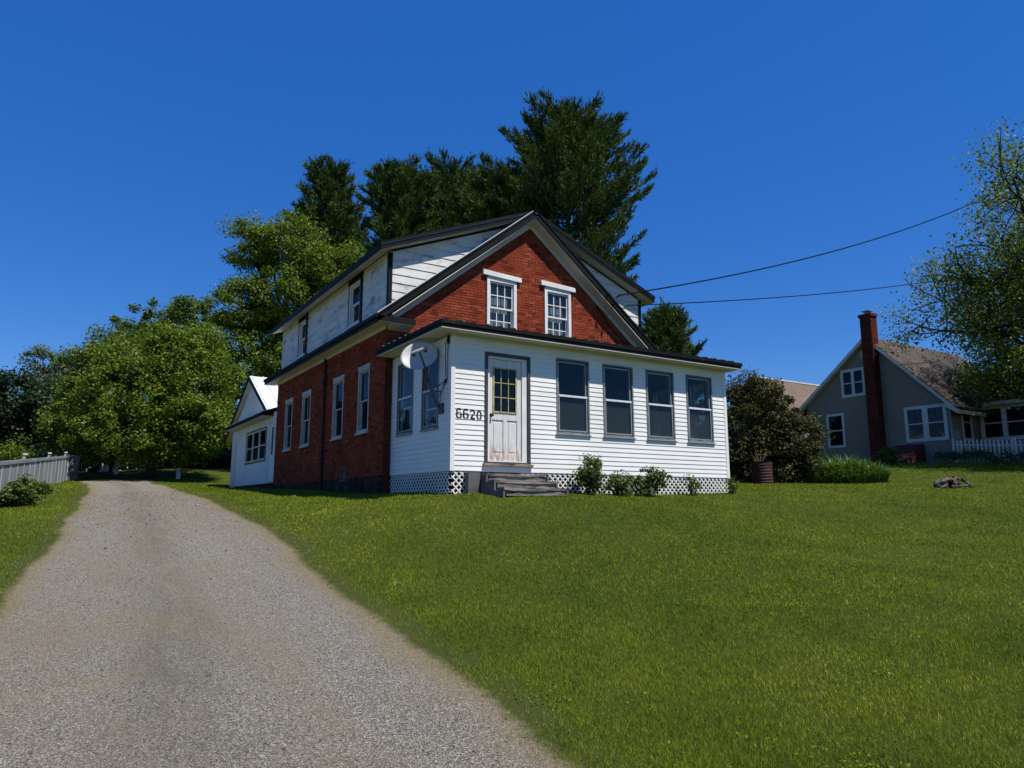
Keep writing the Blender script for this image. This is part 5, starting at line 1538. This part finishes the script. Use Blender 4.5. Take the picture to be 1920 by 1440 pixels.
def ndouble(fr, u0, u1, z0, z1, n=2, cas=0.16, mull=0.22, cur='bluecurtain', lace=False):
    w = fr.frame(MB(), u0, u1, z0, z1, cas, 0.029, 0.07).build('window', M['ntrim'], nh, bevel=0.004)
    a = u0 + cas; span = (u1 - u0 - 2 * cas - mull * (n - 1)) / n
    for k in range(n):
        s = a + k * (span + mull)
        if k: 
            mb = MB(); fr.box(mb, s - mull, s, 0.029, 0.068, z0 + cas, z1 - cas); mb.build('mullion', M['ntrim'], w)
        zm = (z0 + z1) / 2
        mb = MB(); fr.box(mb, s, s + span, 0.034, 0.055, zm - 0.025, zm + 0.025); mb.build('meeting_rail', M['ntrim'], w)
        mb = MB(); fr.box(mb, s, s + span, 0.036, 0.040, z0 + cas, zm - 0.026); mb.build('pane', M['darkglass'], w)
        mb = MB(); fr.box(mb, s, s + span, 0.036, 0.040, zm + 0.026, z1 - cas); mb.build('pane', M['darkglass'], w)
        mb = MB(); fr.box(mb, s, s + span, 0.0285, 0.030, z0 + cas, z1 - cas); mb.build('blind', M[cur], w)  # dark sheet in place of the unlit room behind the panes
        if lace:
            mb = MB()
            for q in range(2): fr.box(mb, s + span * (0.04 + 0.5 * q), s + span * (0.46 + 0.5 * q), 0.0305, 0.033, zm, z1 - cas); 
            mb.build('curtain', M['curtain'], w)
    return w
ndouble(NG, 4.22, 6.08, 2.14, 3.74, 2, 0.15, 0.25, lace=True)
ndouble(NG, 7.82, 9.08, 4.54, 5.92, 2, 0.14, 0.16)
ndouble(NG, 9.06, 10.02, 2.14, 3.82, 1, 0.12)
ndouble(NS_, 27.1, 27.95, 2.14, 3.76, 1, 0.12)
ndouble(NW, 2.02, 3.98, 2.14, 3.70, 2, 0.16, 0.2)
ndouble(NW, -0.6, 1.6, 2.14, 3.70, 2, 0.16, 0.2)
mb = MB(); NG.frame(mb, 7.75, 8.0, 6.35, 6.75, 0.03, 0.016, 0.03); NG.box(mb, 7.78, 7.97, 0.016, 0.022, 6.38, 6.72); mb.build('gable_vent', M['ntrim'], nh)
# roof
mb = MB()
mb.prism([(NX - 0.30, YA, ZA + 0.10), (NX - 0.30, 3.62, ZA + 0.10 - (YA - 3.62)), (NX - 0.30, 3.70, ZA - 0.04 - (YA - 3.62)), (NX - 0.30, YA, ZA - 0.05), (NX - 0.30, 11.7, ZA - 0.05 - 4.15 * 0.8), (NX - 0.30, 11.7, ZA + 0.10 - 4.15 * 0.8)], (8.6, 0, 0))
nr = mb.build('main_roof', M['shingle'], nh)
# shingle courses as thin steps
shg = MB()
for k in range(36):
    y0 = 3.62 + k * 0.108; y1 = y0 + 0.114
    if y1 > YA: break
    za = ZA + 0.102 - (YA - y0); zb_ = ZA + 0.102 - (YA - y1)
    shg.prism([(NX - 0.31, y0, za + 0.014), (NX - 0.31, y1, zb_ + 0.001), (NX - 0.31, y1, zb_ - 0.01), (NX - 0.31, y0, za - 0.004)], (8.62, 0, 0))
shg.build('shingle_courses', M['shingle'], nr, kind='stuff')
for s, sl2, e in ((-1, 1.0, 3.62), (1, 0.8, 11.7)):
    d = abs(e - YA)
    mb = MB().prism([(NX - 0.325, YA, ZA + 0.06), (NX - 0.325, e, ZA + 0.06 - d * sl2), (NX - 0.325, e, ZA - 0.10 - d * sl2), (NX - 0.325, YA, ZA - 0.10)], (0.024, 0, 0)); mb.build('rake_board', M['ntrim'], nh)
    mb = MB().prism([(NX - 0.30, YA, ZA - 0.055), (NX - 0.30, e, ZA - 0.055 - d * sl2), (NX - 0.30, e, ZA - 0.075 - d * sl2), (NX - 0.30, YA, ZA - 0.075)], (0.298, 0, 0)); mb.build('rake_soffit', M['ntrim'], nh)
mb = MB().prism([(NX - 0.324, 3.62, 3.20), (NX - 0.324, 3.62, 3.36), (NX - 0.324, 4.12, 3.86), (NX - 0.324, 4.12, 3.55)], (0.30, 0, 0)); 
mb.box(NX - 0.3, 28.4, 3.64, 4.12, 3.52, 3.55); mb.box(NX - 0.32, 28.2, 3.59, 3.618, 3.20, 3.36); mb.build('eave_box', M['ntrim'], nh)
mb = MB(); A = (28.1, -1.9, 3.80); B = (34, -1.9, 3.80); Cc = (34, 6.2, 3.80); Dd = (28.1, 6.2, 3.80); r1 = (31.0, 1.0, 5.5); r2 = (31.0, 5.9, 5.5)
mb.poly([A, B, r1]); mb.poly([B, Cc, r2, r1]); mb.poly([A, r1, r2, Dd]); mb.poly([A, Dd, Cc, B]); mb.poly([Dd, r2, Cc]); mb.build('wing_roof', M['shingle'], nh)
mb = MB(); mb.box(28.07, 28.098, -1.9, 3.60, 3.66, 3.81); mb.build('wing_fascia', M['ntrim'], nh)
# chimney
chx = Fr((NX - 0.5, 0, 0), (0, 1, 0), (-1, 0, 0)); 
cy0, cy1 = 7.05, 7.62
core = MB().box(NX - 0.44, NX + 0.05, cy0 + 0.02, cy1 - 0.02, 0.8, 8.28); chim = core.build('chimney', M['mortar'], nh)
mb = MB(); cxf = Fr((NX - 0.44, 0, 0), (0, 1, 0), (-1, 0, 0)); cyf = Fr((0, cy0 + 0.02, 0), (1, 0, 0), (0, -1, 0))
z = 0.9; row = 0
while z < 8.2:
    for (fr, a, b) in ((cxf, cy0 + 0.02, cy1 - 0.02), (cyf, NX - 0.44, NX + 0.05)):
        u = a - (row % 2) * 0.108
        while u < b:
            s, e = max(u, a), min(u + 0.205, b)
            if e - s > 0.03: fr.box(mb, s, e, -0.002, 0.014 + rb.uniform(0, 0.004), z, z + 0.06)
            u += 0.216
    z += 0.071; row += 1
mb.build('brick_courses', M['nbrick'], chim, kind='stuff')
MB().box(NX - 0.49, NX + 0.09, cy0 - 0.04, cy1 + 0.04, 8.22, 8.36).build('chimney_crown', M['nbrick'], chim)
mb = MB(); mb.lathe((NX - 0.20, 7.335, 8.36), [(0.13, 0), (0.13, 0.12), (0.0, 0.12)], 12); mb.box(NX - 0.40, NX + 0.0, 7.14, 7.53, 8.50, 8.53)
for a in (-0.1, 0.1): mb.tube([(NX - 0.20 + a, 7.335, 8.46), (NX - 0.20 + a, 7.335, 8.52)], 0.012, 5)
mb.build('flue_cap', M['meter'], chim)
# bulkhead doors
bk = MB().prism([(0, 0, 0)] * 0 or [(NX - 1.45, 5.30, 0.7), (NX - 1.45, 5.30, 1.22), (NX - 0.02, 5.30, 2.0), (NX - 0.02, 5.30, 0.7)], (0, 1.4, 0)).build('cellar_bulkhead', M['bulkred'], nh)
for k in range(2):
    y0 = 5.32 + k * 0.69
    MB().prism([(NX - 1.48, y0, 1.225), (NX - 1.48, y0, 1.26), (NX - 0.03, y0, 2.055), (NX - 0.03, y0, 2.02)], (0, 0.675, 0)).build('door_leaf', M['bulkred'], bk)
    for q in range(5):
        t = 0.12 + q * 0.19; x = NX - 1.48 + 1.45 * t; zz = 1.262 + 0.795 * t
        MB().prism([(x, y0 + 0.04, zz), (x + 0.1, y0 + 0.04, zz + 0.055), (x + 0.1, y0 + 0.04, zz + 0.075), (x, y0 + 0.04, zz + 0.02)], (0, 0.59, 0)).build('batten', M['bulkred'], bk)
MB().box(NX - 0.022, NX - 0.003, 5.22, 6.78, 1.98, 2.10).build('bulkhead_flashing', M['meter'], bk)
mb = MB(); mb.tube([(NX - 0.05, 4.10, 3.5), (NX - 0.05, 4.08, 3.0), (NX - 0.05, 4.08, 1.3)], 0.04, 8); mb.build('downspout', M['meter'], nh)
mb = MB(); NS_.box(mb, NX + 0.05, NX + 0.35, 0.02, 0.16, 2.15, 2.55); mb.tube([(NX + 0.2, 4.06, 2.2), (NX + 0.2, 4.06, 1.3)], 0.03, 6); mb.build('meter_box', M['meter'], nh)
# hose reel on the foundation
hr = thing('hose_reel', (25.9, 4.75, 1.3), 'small pale hose reel by the corner of the grey house', 'hose reel')
hr.location.z = hz(25.9, 4.75); ORG[hr.name] = Vector(hr.location)
zz = hr.location.z
mb = MB(); 
for k in range(14): 
    t0 = 6.283 * k / 14; t1 = 6.283 * (k + 1) / 14
    for off in (-0.06, 0.06):
        mb.tube([(25.9, 4.75 + 0.2 * math.cos(t0), zz + 0.42 + 0.2 * math.sin(t0)), (25.9, 4.75 + 0.2 * math.cos(t1), zz + 0.42 + 0.2 * math.sin(t1))], 0.018, 5)
mb.build('reel', M['ntrim'], hr)
mb = MB(); mb.tube([(25.9, 4.55, zz - 0.05), (25.9, 4.75, zz + 0.42), (25.9, 4.95, zz - 0.05)], 0.018, 5); mb.build('stand', M['meter'], hr)

# picket fence
pf = thing('picket_fence', (25.3, 1.8, hz(25.3, 1.8)), 'white picket fence in front of the grey house windows', 'fence')
pbm = None
y = 3.62; fx = 25.3; k = 0
while y > -3.0:
    z = hz(fx, y) - 0.05
    if pbm is None:
        q = MB().prism([(0, -0.036, 0), (0, 0.036, 0), (0, 0.036, 0.86), (0, 0.0, 0.93), (0, -0.036, 0.86)], (0.018, 0, 0)); pbm = q.mesh('picket', Vector((0, 0, 0)), M['ntrim'])
    o = bpy.data.objects.new('picket', pbm); link(o, pf); o.location = Vector((fx - 0.03, y, z + 0.08)) - org(pf)
    y -= 0.155; k += 1
for dz in (0.28, 0.70):
    mb = MB()
    for a, b in ((3.66, 1.5), (1.5, -3.0)):
        mb.hexa([(fx, a, hz(fx, a) + dz), (fx + 0.03, a, hz(fx, a) + dz), (fx + 0.03, b, hz(fx, b) + dz), (fx, b, hz(fx, b) + dz), (fx, a, hz(fx, a) + dz + 0.07), (fx + 0.03, a, hz(fx, a) + dz + 0.07), (fx + 0.03, b, hz(fx, b) + dz + 0.07), (fx, b, hz(fx, b) + dz + 0.07)])
    mb.build('rail', M['ntrim'], pf)
for y in (3.66, 1.4, -0.9): 
    z = hz(fx, y); MB().box(fx + 0.031, fx + 0.12, y - 0.045, y + 0.045, z - 0.1, z + 1.0).build('post', M['ntrim'], pf)
rng = np.random.RandomState(90)
hy = np.linspace(4.0, -3.5, 46); hx_ = np.full(46, 24.9) + rng.uniform(-0.12, 0.12, 46)
cen = np.stack([hx_, hy, height(hx_, hy) + rng.uniform(0.12, 0.42, 46)], 1)
hg = thing('low_hedge', (24.9, 0.5, hz(24.9, 0.5)), 'low dark green hedge along the white picket fence', 'hedge')
pos, nrm = cloud(rng, cen, rng.uniform(0.2, 0.34, 46), 130)
v, f = leaves_at(rng, pos, nrm, 0.075)
np_mesh('foliage', v, f, M['shrubleaf'], hg, rng.uniform(0, 0.7, len(pos)))

# second roof behind
tb = thing('tan_house', (35, 18.5, 1.5), 'tan-roofed house mostly hidden behind the grey house and the big bush', 'house')
mb = MB().prism([(32.0, 17.0, 5.2), (32.0, 19.4, 7.75), (32.0, 21.8, 5.2)], (9, 0, 0)); mb.build('roof', M['shingle2'], tb)
MB().box(32.3, 40.8, 17.3, 21.5, 1.0, 5.3).build('wall', M['nsiding'], tb)
MB().box(31.9, 41.1, 19.3, 19.5, 7.70, 7.80).build('ridge_cap', M['ntrim'], tb)

# ------------------------------------------------------------------ grey fence by the drive
fc_ = thing('grey_fence', (-7.0, 14, hz(-7, 14)), 'long pale blue grey panel fence left of the drive', 'fence')
def fpt(t): return np.array([-7.75 + 1.85 * t, 6.0 + 20.0 * t])
nP = 17
for k in range(nP):
    a = fpt(k / nP); b = fpt((k + 1) / nP)
    za, zb_ = -0.62 + 0.0684 * (a[1] - 10.5), -0.62 + 0.0684 * (b[1] - 10.5)
    h = 1.12
    d = np.array([b[0] - a[0], b[1] - a[1]]); d = d / np.linalg.norm(d); nrm2 = np.array([d[1], -d[0]])
    # boards of this panel
    nbd = 3
    for q in range(nbd):
        s0 = (q + 0.01) / nbd; s1 = (q + 0.99) / nbd
        p0 = a + (b - a) * (0.03 + 0.95 * s0); p1 = a + (b - a) * (0.03 + 0.95 * s1)
        z0_ = za + (zb_ - za) * s0; z1_ = za + (zb_ - za) * s1
        jj = rb.uniform(-0.003, 0.003); o2 = nrm2 * (0.012 + jj * 0.3)
        mb = MB(); mb.hexa([(p0[0], p0[1], z0_ - 0.3), (p1[0], p1[1], z1_ - 0.3), (p1[0] + o2[0], p1[1] + o2[1], z1_ - 0.3), (p0[0] + o2[0], p0[1] + o2[1], z0_ - 0.3),
                            (p0[0], p0[1], z0_ + h + jj), (p1[0], p1[1], z1_ + h + jj), (p1[0] + o2[0], p1[1] + o2[1], z1_ + h + jj), (p0[0] + o2[0], p0[1] + o2[1], z0_ + h + jj)])
        mb.build('fence_board', M['fence'], fc_)
    mb = MB(); o1 = nrm2 * 0.016; o2 = nrm2 * 0.035
    mb.hexa([(a[0] + o1[0], a[1] + o1[1], za + h - 0.1), (b[0] + o1[0], b[1] + o1[1], zb_ + h - 0.1), (b[0] + o2[0], b[1] + o2[1], zb_ + h - 0.1), (a[0] + o2[0], a[1] + o2[1], za + h - 0.1),
             (a[0] + o1[0], a[1] + o1[1], za + h - 0.02), (b[0] + o1[0], b[1] + o1[1], zb_ + h - 0.02), (b[0] + o2[0], b[1] + o2[1], zb_ + h - 0.02), (a[0] + o2[0], a[1] + o2[1], za + h - 0.02)])
    mb.build('top_rail', M['fence'], fc_)
    MB().box(a[0] - 0.04, a[0] + 0.03, a[1] - 0.03, a[1] + 0.03, za - 0.2, za + h + (0.12 if k % 5 == 1 else -0.01)).build('post', M['fence'], fc_)
    if k % 5 == 1: MB().box(a[0] - 0.035, a[0] + 0.075, a[1] - 0.055, a[1] + 0.055, za + h + 0.1205, za + h + 0.165).build('post_cap', M['fencecap'], fc_)
e = fpt(1.0); ze = -0.62 + 0.0684 * (e[1] - 10.5)
MB().box(e[0] - 0.02, e[0] + 0.06, e[1] - 0.04, e[1] + 0.04, ze - 0.3, ze + 1.14).build('post', M['fence'], fc_)
for q in range(4):
    MB().box(e[0] + 0.07 + q * 0.1, e[0] + 0.16 + q * 0.1, e[1] + 0.0, e[1] + 0.03, ze - 0.3, ze + 1.13).build('fence_board', M['greywood'], fc_)  # darker boards: shade at this end is put into their colour

# ------------------------------------------------------------------ small things under the trees
def z_(x, y): return hz(x, y)
sx, sy = -4.15, 31.9
sh = thing('red_shed', (sx, sy, z_(sx, sy)), 'small dark red shed with white trim far back under the trees', 'shed')
zz = sh.location.z
MB().box(sx - 0.42, sx + 0.42, sy, sy + 0.8, zz - 0.2, zz + 1.02).build('wall', M['shedred'], sh)
MB().prism([(sx - 0.52, sy - 0.08, zz + 1.03), (sx + 0.52, sy - 0.08, zz + 1.03), (sx, sy - 0.08, zz + 1.36)], (0, 0.96, 0)).build('roof', M['barkgrey'], sh)
MB().box(sx - 0.26, sx + 0.20, sy - 0.035, sy - 0.003, zz - 0.1, zz + 0.46).build('door', M['whitepost'], sh)
MB().box(sx - 0.44, sx + 0.44, sy - 0.05, sy - 0.002, zz + 0.93, zz + 1.02).build('trim', M['whitepost'], sh)
def marker(x, y, w_, h, label):
    z = z_(x, y); t = thing('white_post', (x, y, z), label, 'post', 'white posts under the trees')
    MB().box(x - w_ / 2, x + w_ / 2, y - 0.08, y + 0.08, z - 0.1, z + h * 0.9).build('shaft', M['whitepost'], t, bevel=0.01)
    MB().prism([(x - w_ / 2 - 0.015, y - 0.095, z + h * 0.901), (x + w_ / 2 + 0.015, y - 0.095, z + h * 0.901), (x + w_ / 4, y - 0.095, z + h), (x - w_ / 4, y - 0.095, z + h)], (0, 0.19, 0)).build('cap', M['whitepost'], t)
marker(-3.75, 29.0, 0.17, 0.78, 'slim white post beside the red shed under the trees')
marker(-1.35, 25.6, 0.17, 0.52, 'short white post in the dark shade nearest the white wing')

# ------------------------------------------------------------------ grass and gravel
rng = np.random.RandomState(100)
CX, CY = -6.2742, -12.2419
def scatter(n, d0, d1, half=0.80):
    u = rng.uniform(0, 1, n)
    d = d0 * (d1 / d0) ** u
    th = math.radians(90 - 31.977) + rng.uniform(-half, half, n)
    return CX + d * np.cos(th), CY + d * np.sin(th), d
def patch(x, y, s, ph):
    return (np.sin(x * s + ph) * np.cos(y * s * 1.13 + ph * 2) + np.sin((x + y) * s * 0.71 + ph * 3) + np.sin((x - 1.7 * y) * s * 0.43 + ph)) / 3
_vt = np.random.RandomState(8).rand(256, 256)
def vnoise(x, y, s, o=0):
    u = x * s + 37.3 * (o + 1); v = y * s + 11.9 * (o + 2)
    iu = np.floor(u).astype(int); iv = np.floor(v).astype(int); fu = u - iu; fv = v - iv
    fu = fu * fu * (3 - 2 * fu); fv = fv * fv * (3 - 2 * fv)
    g_ = lambda a, b: _vt[a % 256, b % 256]
    return (g_(iu, iv) * (1 - fu) + g_(iu + 1, iv) * fu) * (1 - fv) + (g_(iu, iv + 1) * (1 - fu) + g_(iu + 1, iv + 1) * fu) * fv
def fbm(x, y, s, o=0, n=4):
    return sum(vnoise(x, y, s * 2.1 ** i, o + i) * 0.5 ** i for i in range(n)) / sum(0.5 ** i for i in range(n)) * 2 - 1
NB = 900000
x, y, d = scatter(NB, 2.6, 38)
el, er = drive_edges(y)
jit = rng.normal(size=NB) * 0.13
tail = rng.exponential(0.13, NB) * (rng.uniform(0, 1, NB) < 0.6)
keep = (x < el + jit * 0.5 + tail) | (x > er + jit * 0.5 - tail) | (y > 25.0)
near_edge = np.minimum(np.abs(x - el), np.abs(x - er))
keep &= ~((x > -0.06) & (x < 7.6) & (y > 0.02) & (y < 12.4))
keep &= ~((x > -0.2) & (x < 7.0) & (y > 12.0) & (y < 21.0))
keep &= ~((x > NX) & (y > 4) & (y < 11.2))
keep &= ~((x > 0.55) & (x < 2.02) & (y > -0.95) & (y < 0.1))
# thin worn places
worn = np.clip((fbm(x, y, 0.55, 1) - 0.18) * 3.0, 0, 1) * np.clip(1.6 - d / 10, 0.2, 1) + np.clip(1 - (near_edge + 0.35 * fbm(x, y, 1.5, 4)) / 0.42, 0, 1) * 0.9
keep &= rng.uniform(0, 1, NB) > 0.45 * np.clip(worn, 0, 1)
x, y, d, worn, near_edge = x[keep], y[keep], d[keep], worn[keep], near_edge[keep]
n = len(x)
z = height(x, y) - 0.004
far = np.clip((d - 5) / 14, 0, 1)
az = rng.uniform(0, 6.283, n)
side = np.stack([np.cos(az), np.sin(az), np.zeros(n)], 1)
wd_ = np.maximum(0.0024, d * 0.00052) * rng.uniform(0.6, 1.3, n)
hgt = (0.031 + 0.0008 * d) * rng.uniform(0.5, 1.35, n) * (1 - 0.45 * np.clip(worn, 0, 1)) * (1 + 0.35 * fbm(x, y, 2.2, 12))
lean = rng.normal(size=(n, 3)) * 0.5; lean[:, 2] = 1
p = np.stack([x, y, z], 1)
v = np.stack([p - side * wd_[:, None], p + side * wd_[:, None], p + unit(lean) * (hgt * (1 - 0.25 * far))[:, None]], 1).reshape(-1, 3)
inside = ((x > drive_edges(y)[0] + 0.02) & (x < drive_edges(y)[1] - 0.02) & (y < 25)).astype(float)
tint = np.clip(0.38 * inside * rng.uniform(0, 1, n) + 0.40 + (0.19 - 0.07 * far) * rng.normal(size=n) + 0.30 * fbm(x, y, 0.35, 7, 3) + 0.40 * fbm(x, y, 1.7, 9, 4) - 0.04 + 0.48 * np.clip(worn, 0, 1) * rng.uniform(0, 1, n), 0, 1)
gr = np_mesh('grass', v, np.arange(n * 3).reshape(-1, 3), M['grass'], None, tint, 'stuff')
tag(gr, 'short mown green lawn grass', 'grass')

# broad-leaved weeds and clover in the lawn
wx, wy, wd2 = scatter(70, 4, 22)
el2, er2 = drive_edges(wy)
kk = ((wx > er2 + 0.15) | (wx < el2 - 0.15)) & ~((wx > -0.3) & (wx < 7.8) & (wy > -0.2))
wx, wy = wx[kk], wy[kk]
pw_, nw_ = [], []
for a, b in zip(wx, wy):
    k = rng.randint(14, 46); sp_ = rng.uniform(0.05, 0.2)
    q = rng.normal(size=(k, 2)) * sp_ + [a, b]
    pw_.append(np.stack([q[:, 0], q[:, 1], height(q[:, 0], q[:, 1]) + rng.uniform(0.012, 0.045, k)], 1))
pw_ = np.concatenate(pw_)
nw_ = unit(rng.normal(size=pw_.shape) * 0.4 + [0, 0, 1])
v, f = leaves_at(rng, pw_, nw_, 0.024, 0.6)
wo2 = np_mesh('lawn_weeds', v, f, M['grass'], None, rng.uniform(0, 0.6, len(pw_)), 'stuff')
tag(wo2, 'broad-leaved weeds scattered in the lawn', 'weeds')

NG_ = 42000
x, y, d = scatter(NG_ * 3, 2.6, 24)
el, er = drive_edges(y)
jit = np.abs(rng.normal(size=len(x))) * 0.05
k = (x > el - jit) & (x < er + jit) & (y < 22)
x, y, d, el, er = x[k][:NG_], y[k][:NG_], d[k][:NG_], el[k][:NG_], er[k][:NG_]
n = len(x)
tt = np.clip((x - el) / (er - el), 0, 1)
zc = height(x, y) + drive_rise(tt) * np.clip((np.minimum(x - el, er - x) + 0.08) / 0.35, 0.1, 1)
sz = np.maximum(0.0040, d * 0.00058) * np.exp(rng.normal(size=n) * 0.35)
oct_ = np.array([[1, 0, 0], [0, 1, 0], [-1, 0, 0], [0, -1, 0], [0, 0, 0.75], [0, 0, -0.6]], float)
of = np.array([[0, 1, 4], [1, 2, 4], [2, 3, 4], [3, 0, 4], [1, 0, 5], [2, 1, 5], [3, 2, 5], [0, 3, 5]])
ang = rng.uniform(0, 6.283, n); ca, sa = np.cos(ang), np.sin(ang)
V = oct_[None] * (1 + rng.uniform(-0.35, 0.35, (n, 6, 3)))
V[:, :, 1] *= rng.uniform(0.55, 1, (n, 1))
X2 = V[:, :, 0] * ca[:, None] - V[:, :, 1] * sa[:, None]; Y2 = V[:, :, 0] * sa[:, None] + V[:, :, 1] * ca[:, None]
V = np.stack([X2, Y2, V[:, :, 2]], -1) * sz[:, None, None] + np.stack([x, y, zc + sz * 0.25], 1)[:, None]
F = (np.arange(n)[:, None, None] * 6 + of[None]).reshape(-1, 3)
ti = np.repeat(np.clip(rng.beta(2.2, 2.4, n) + 0.0, 0, 1), 8)
gv = np_mesh('gravel', V.reshape(-1, 3), F, M['pebble'], None, ti, 'stuff')
tag(gv, 'loose grey gravel stones on the drive', 'gravel')
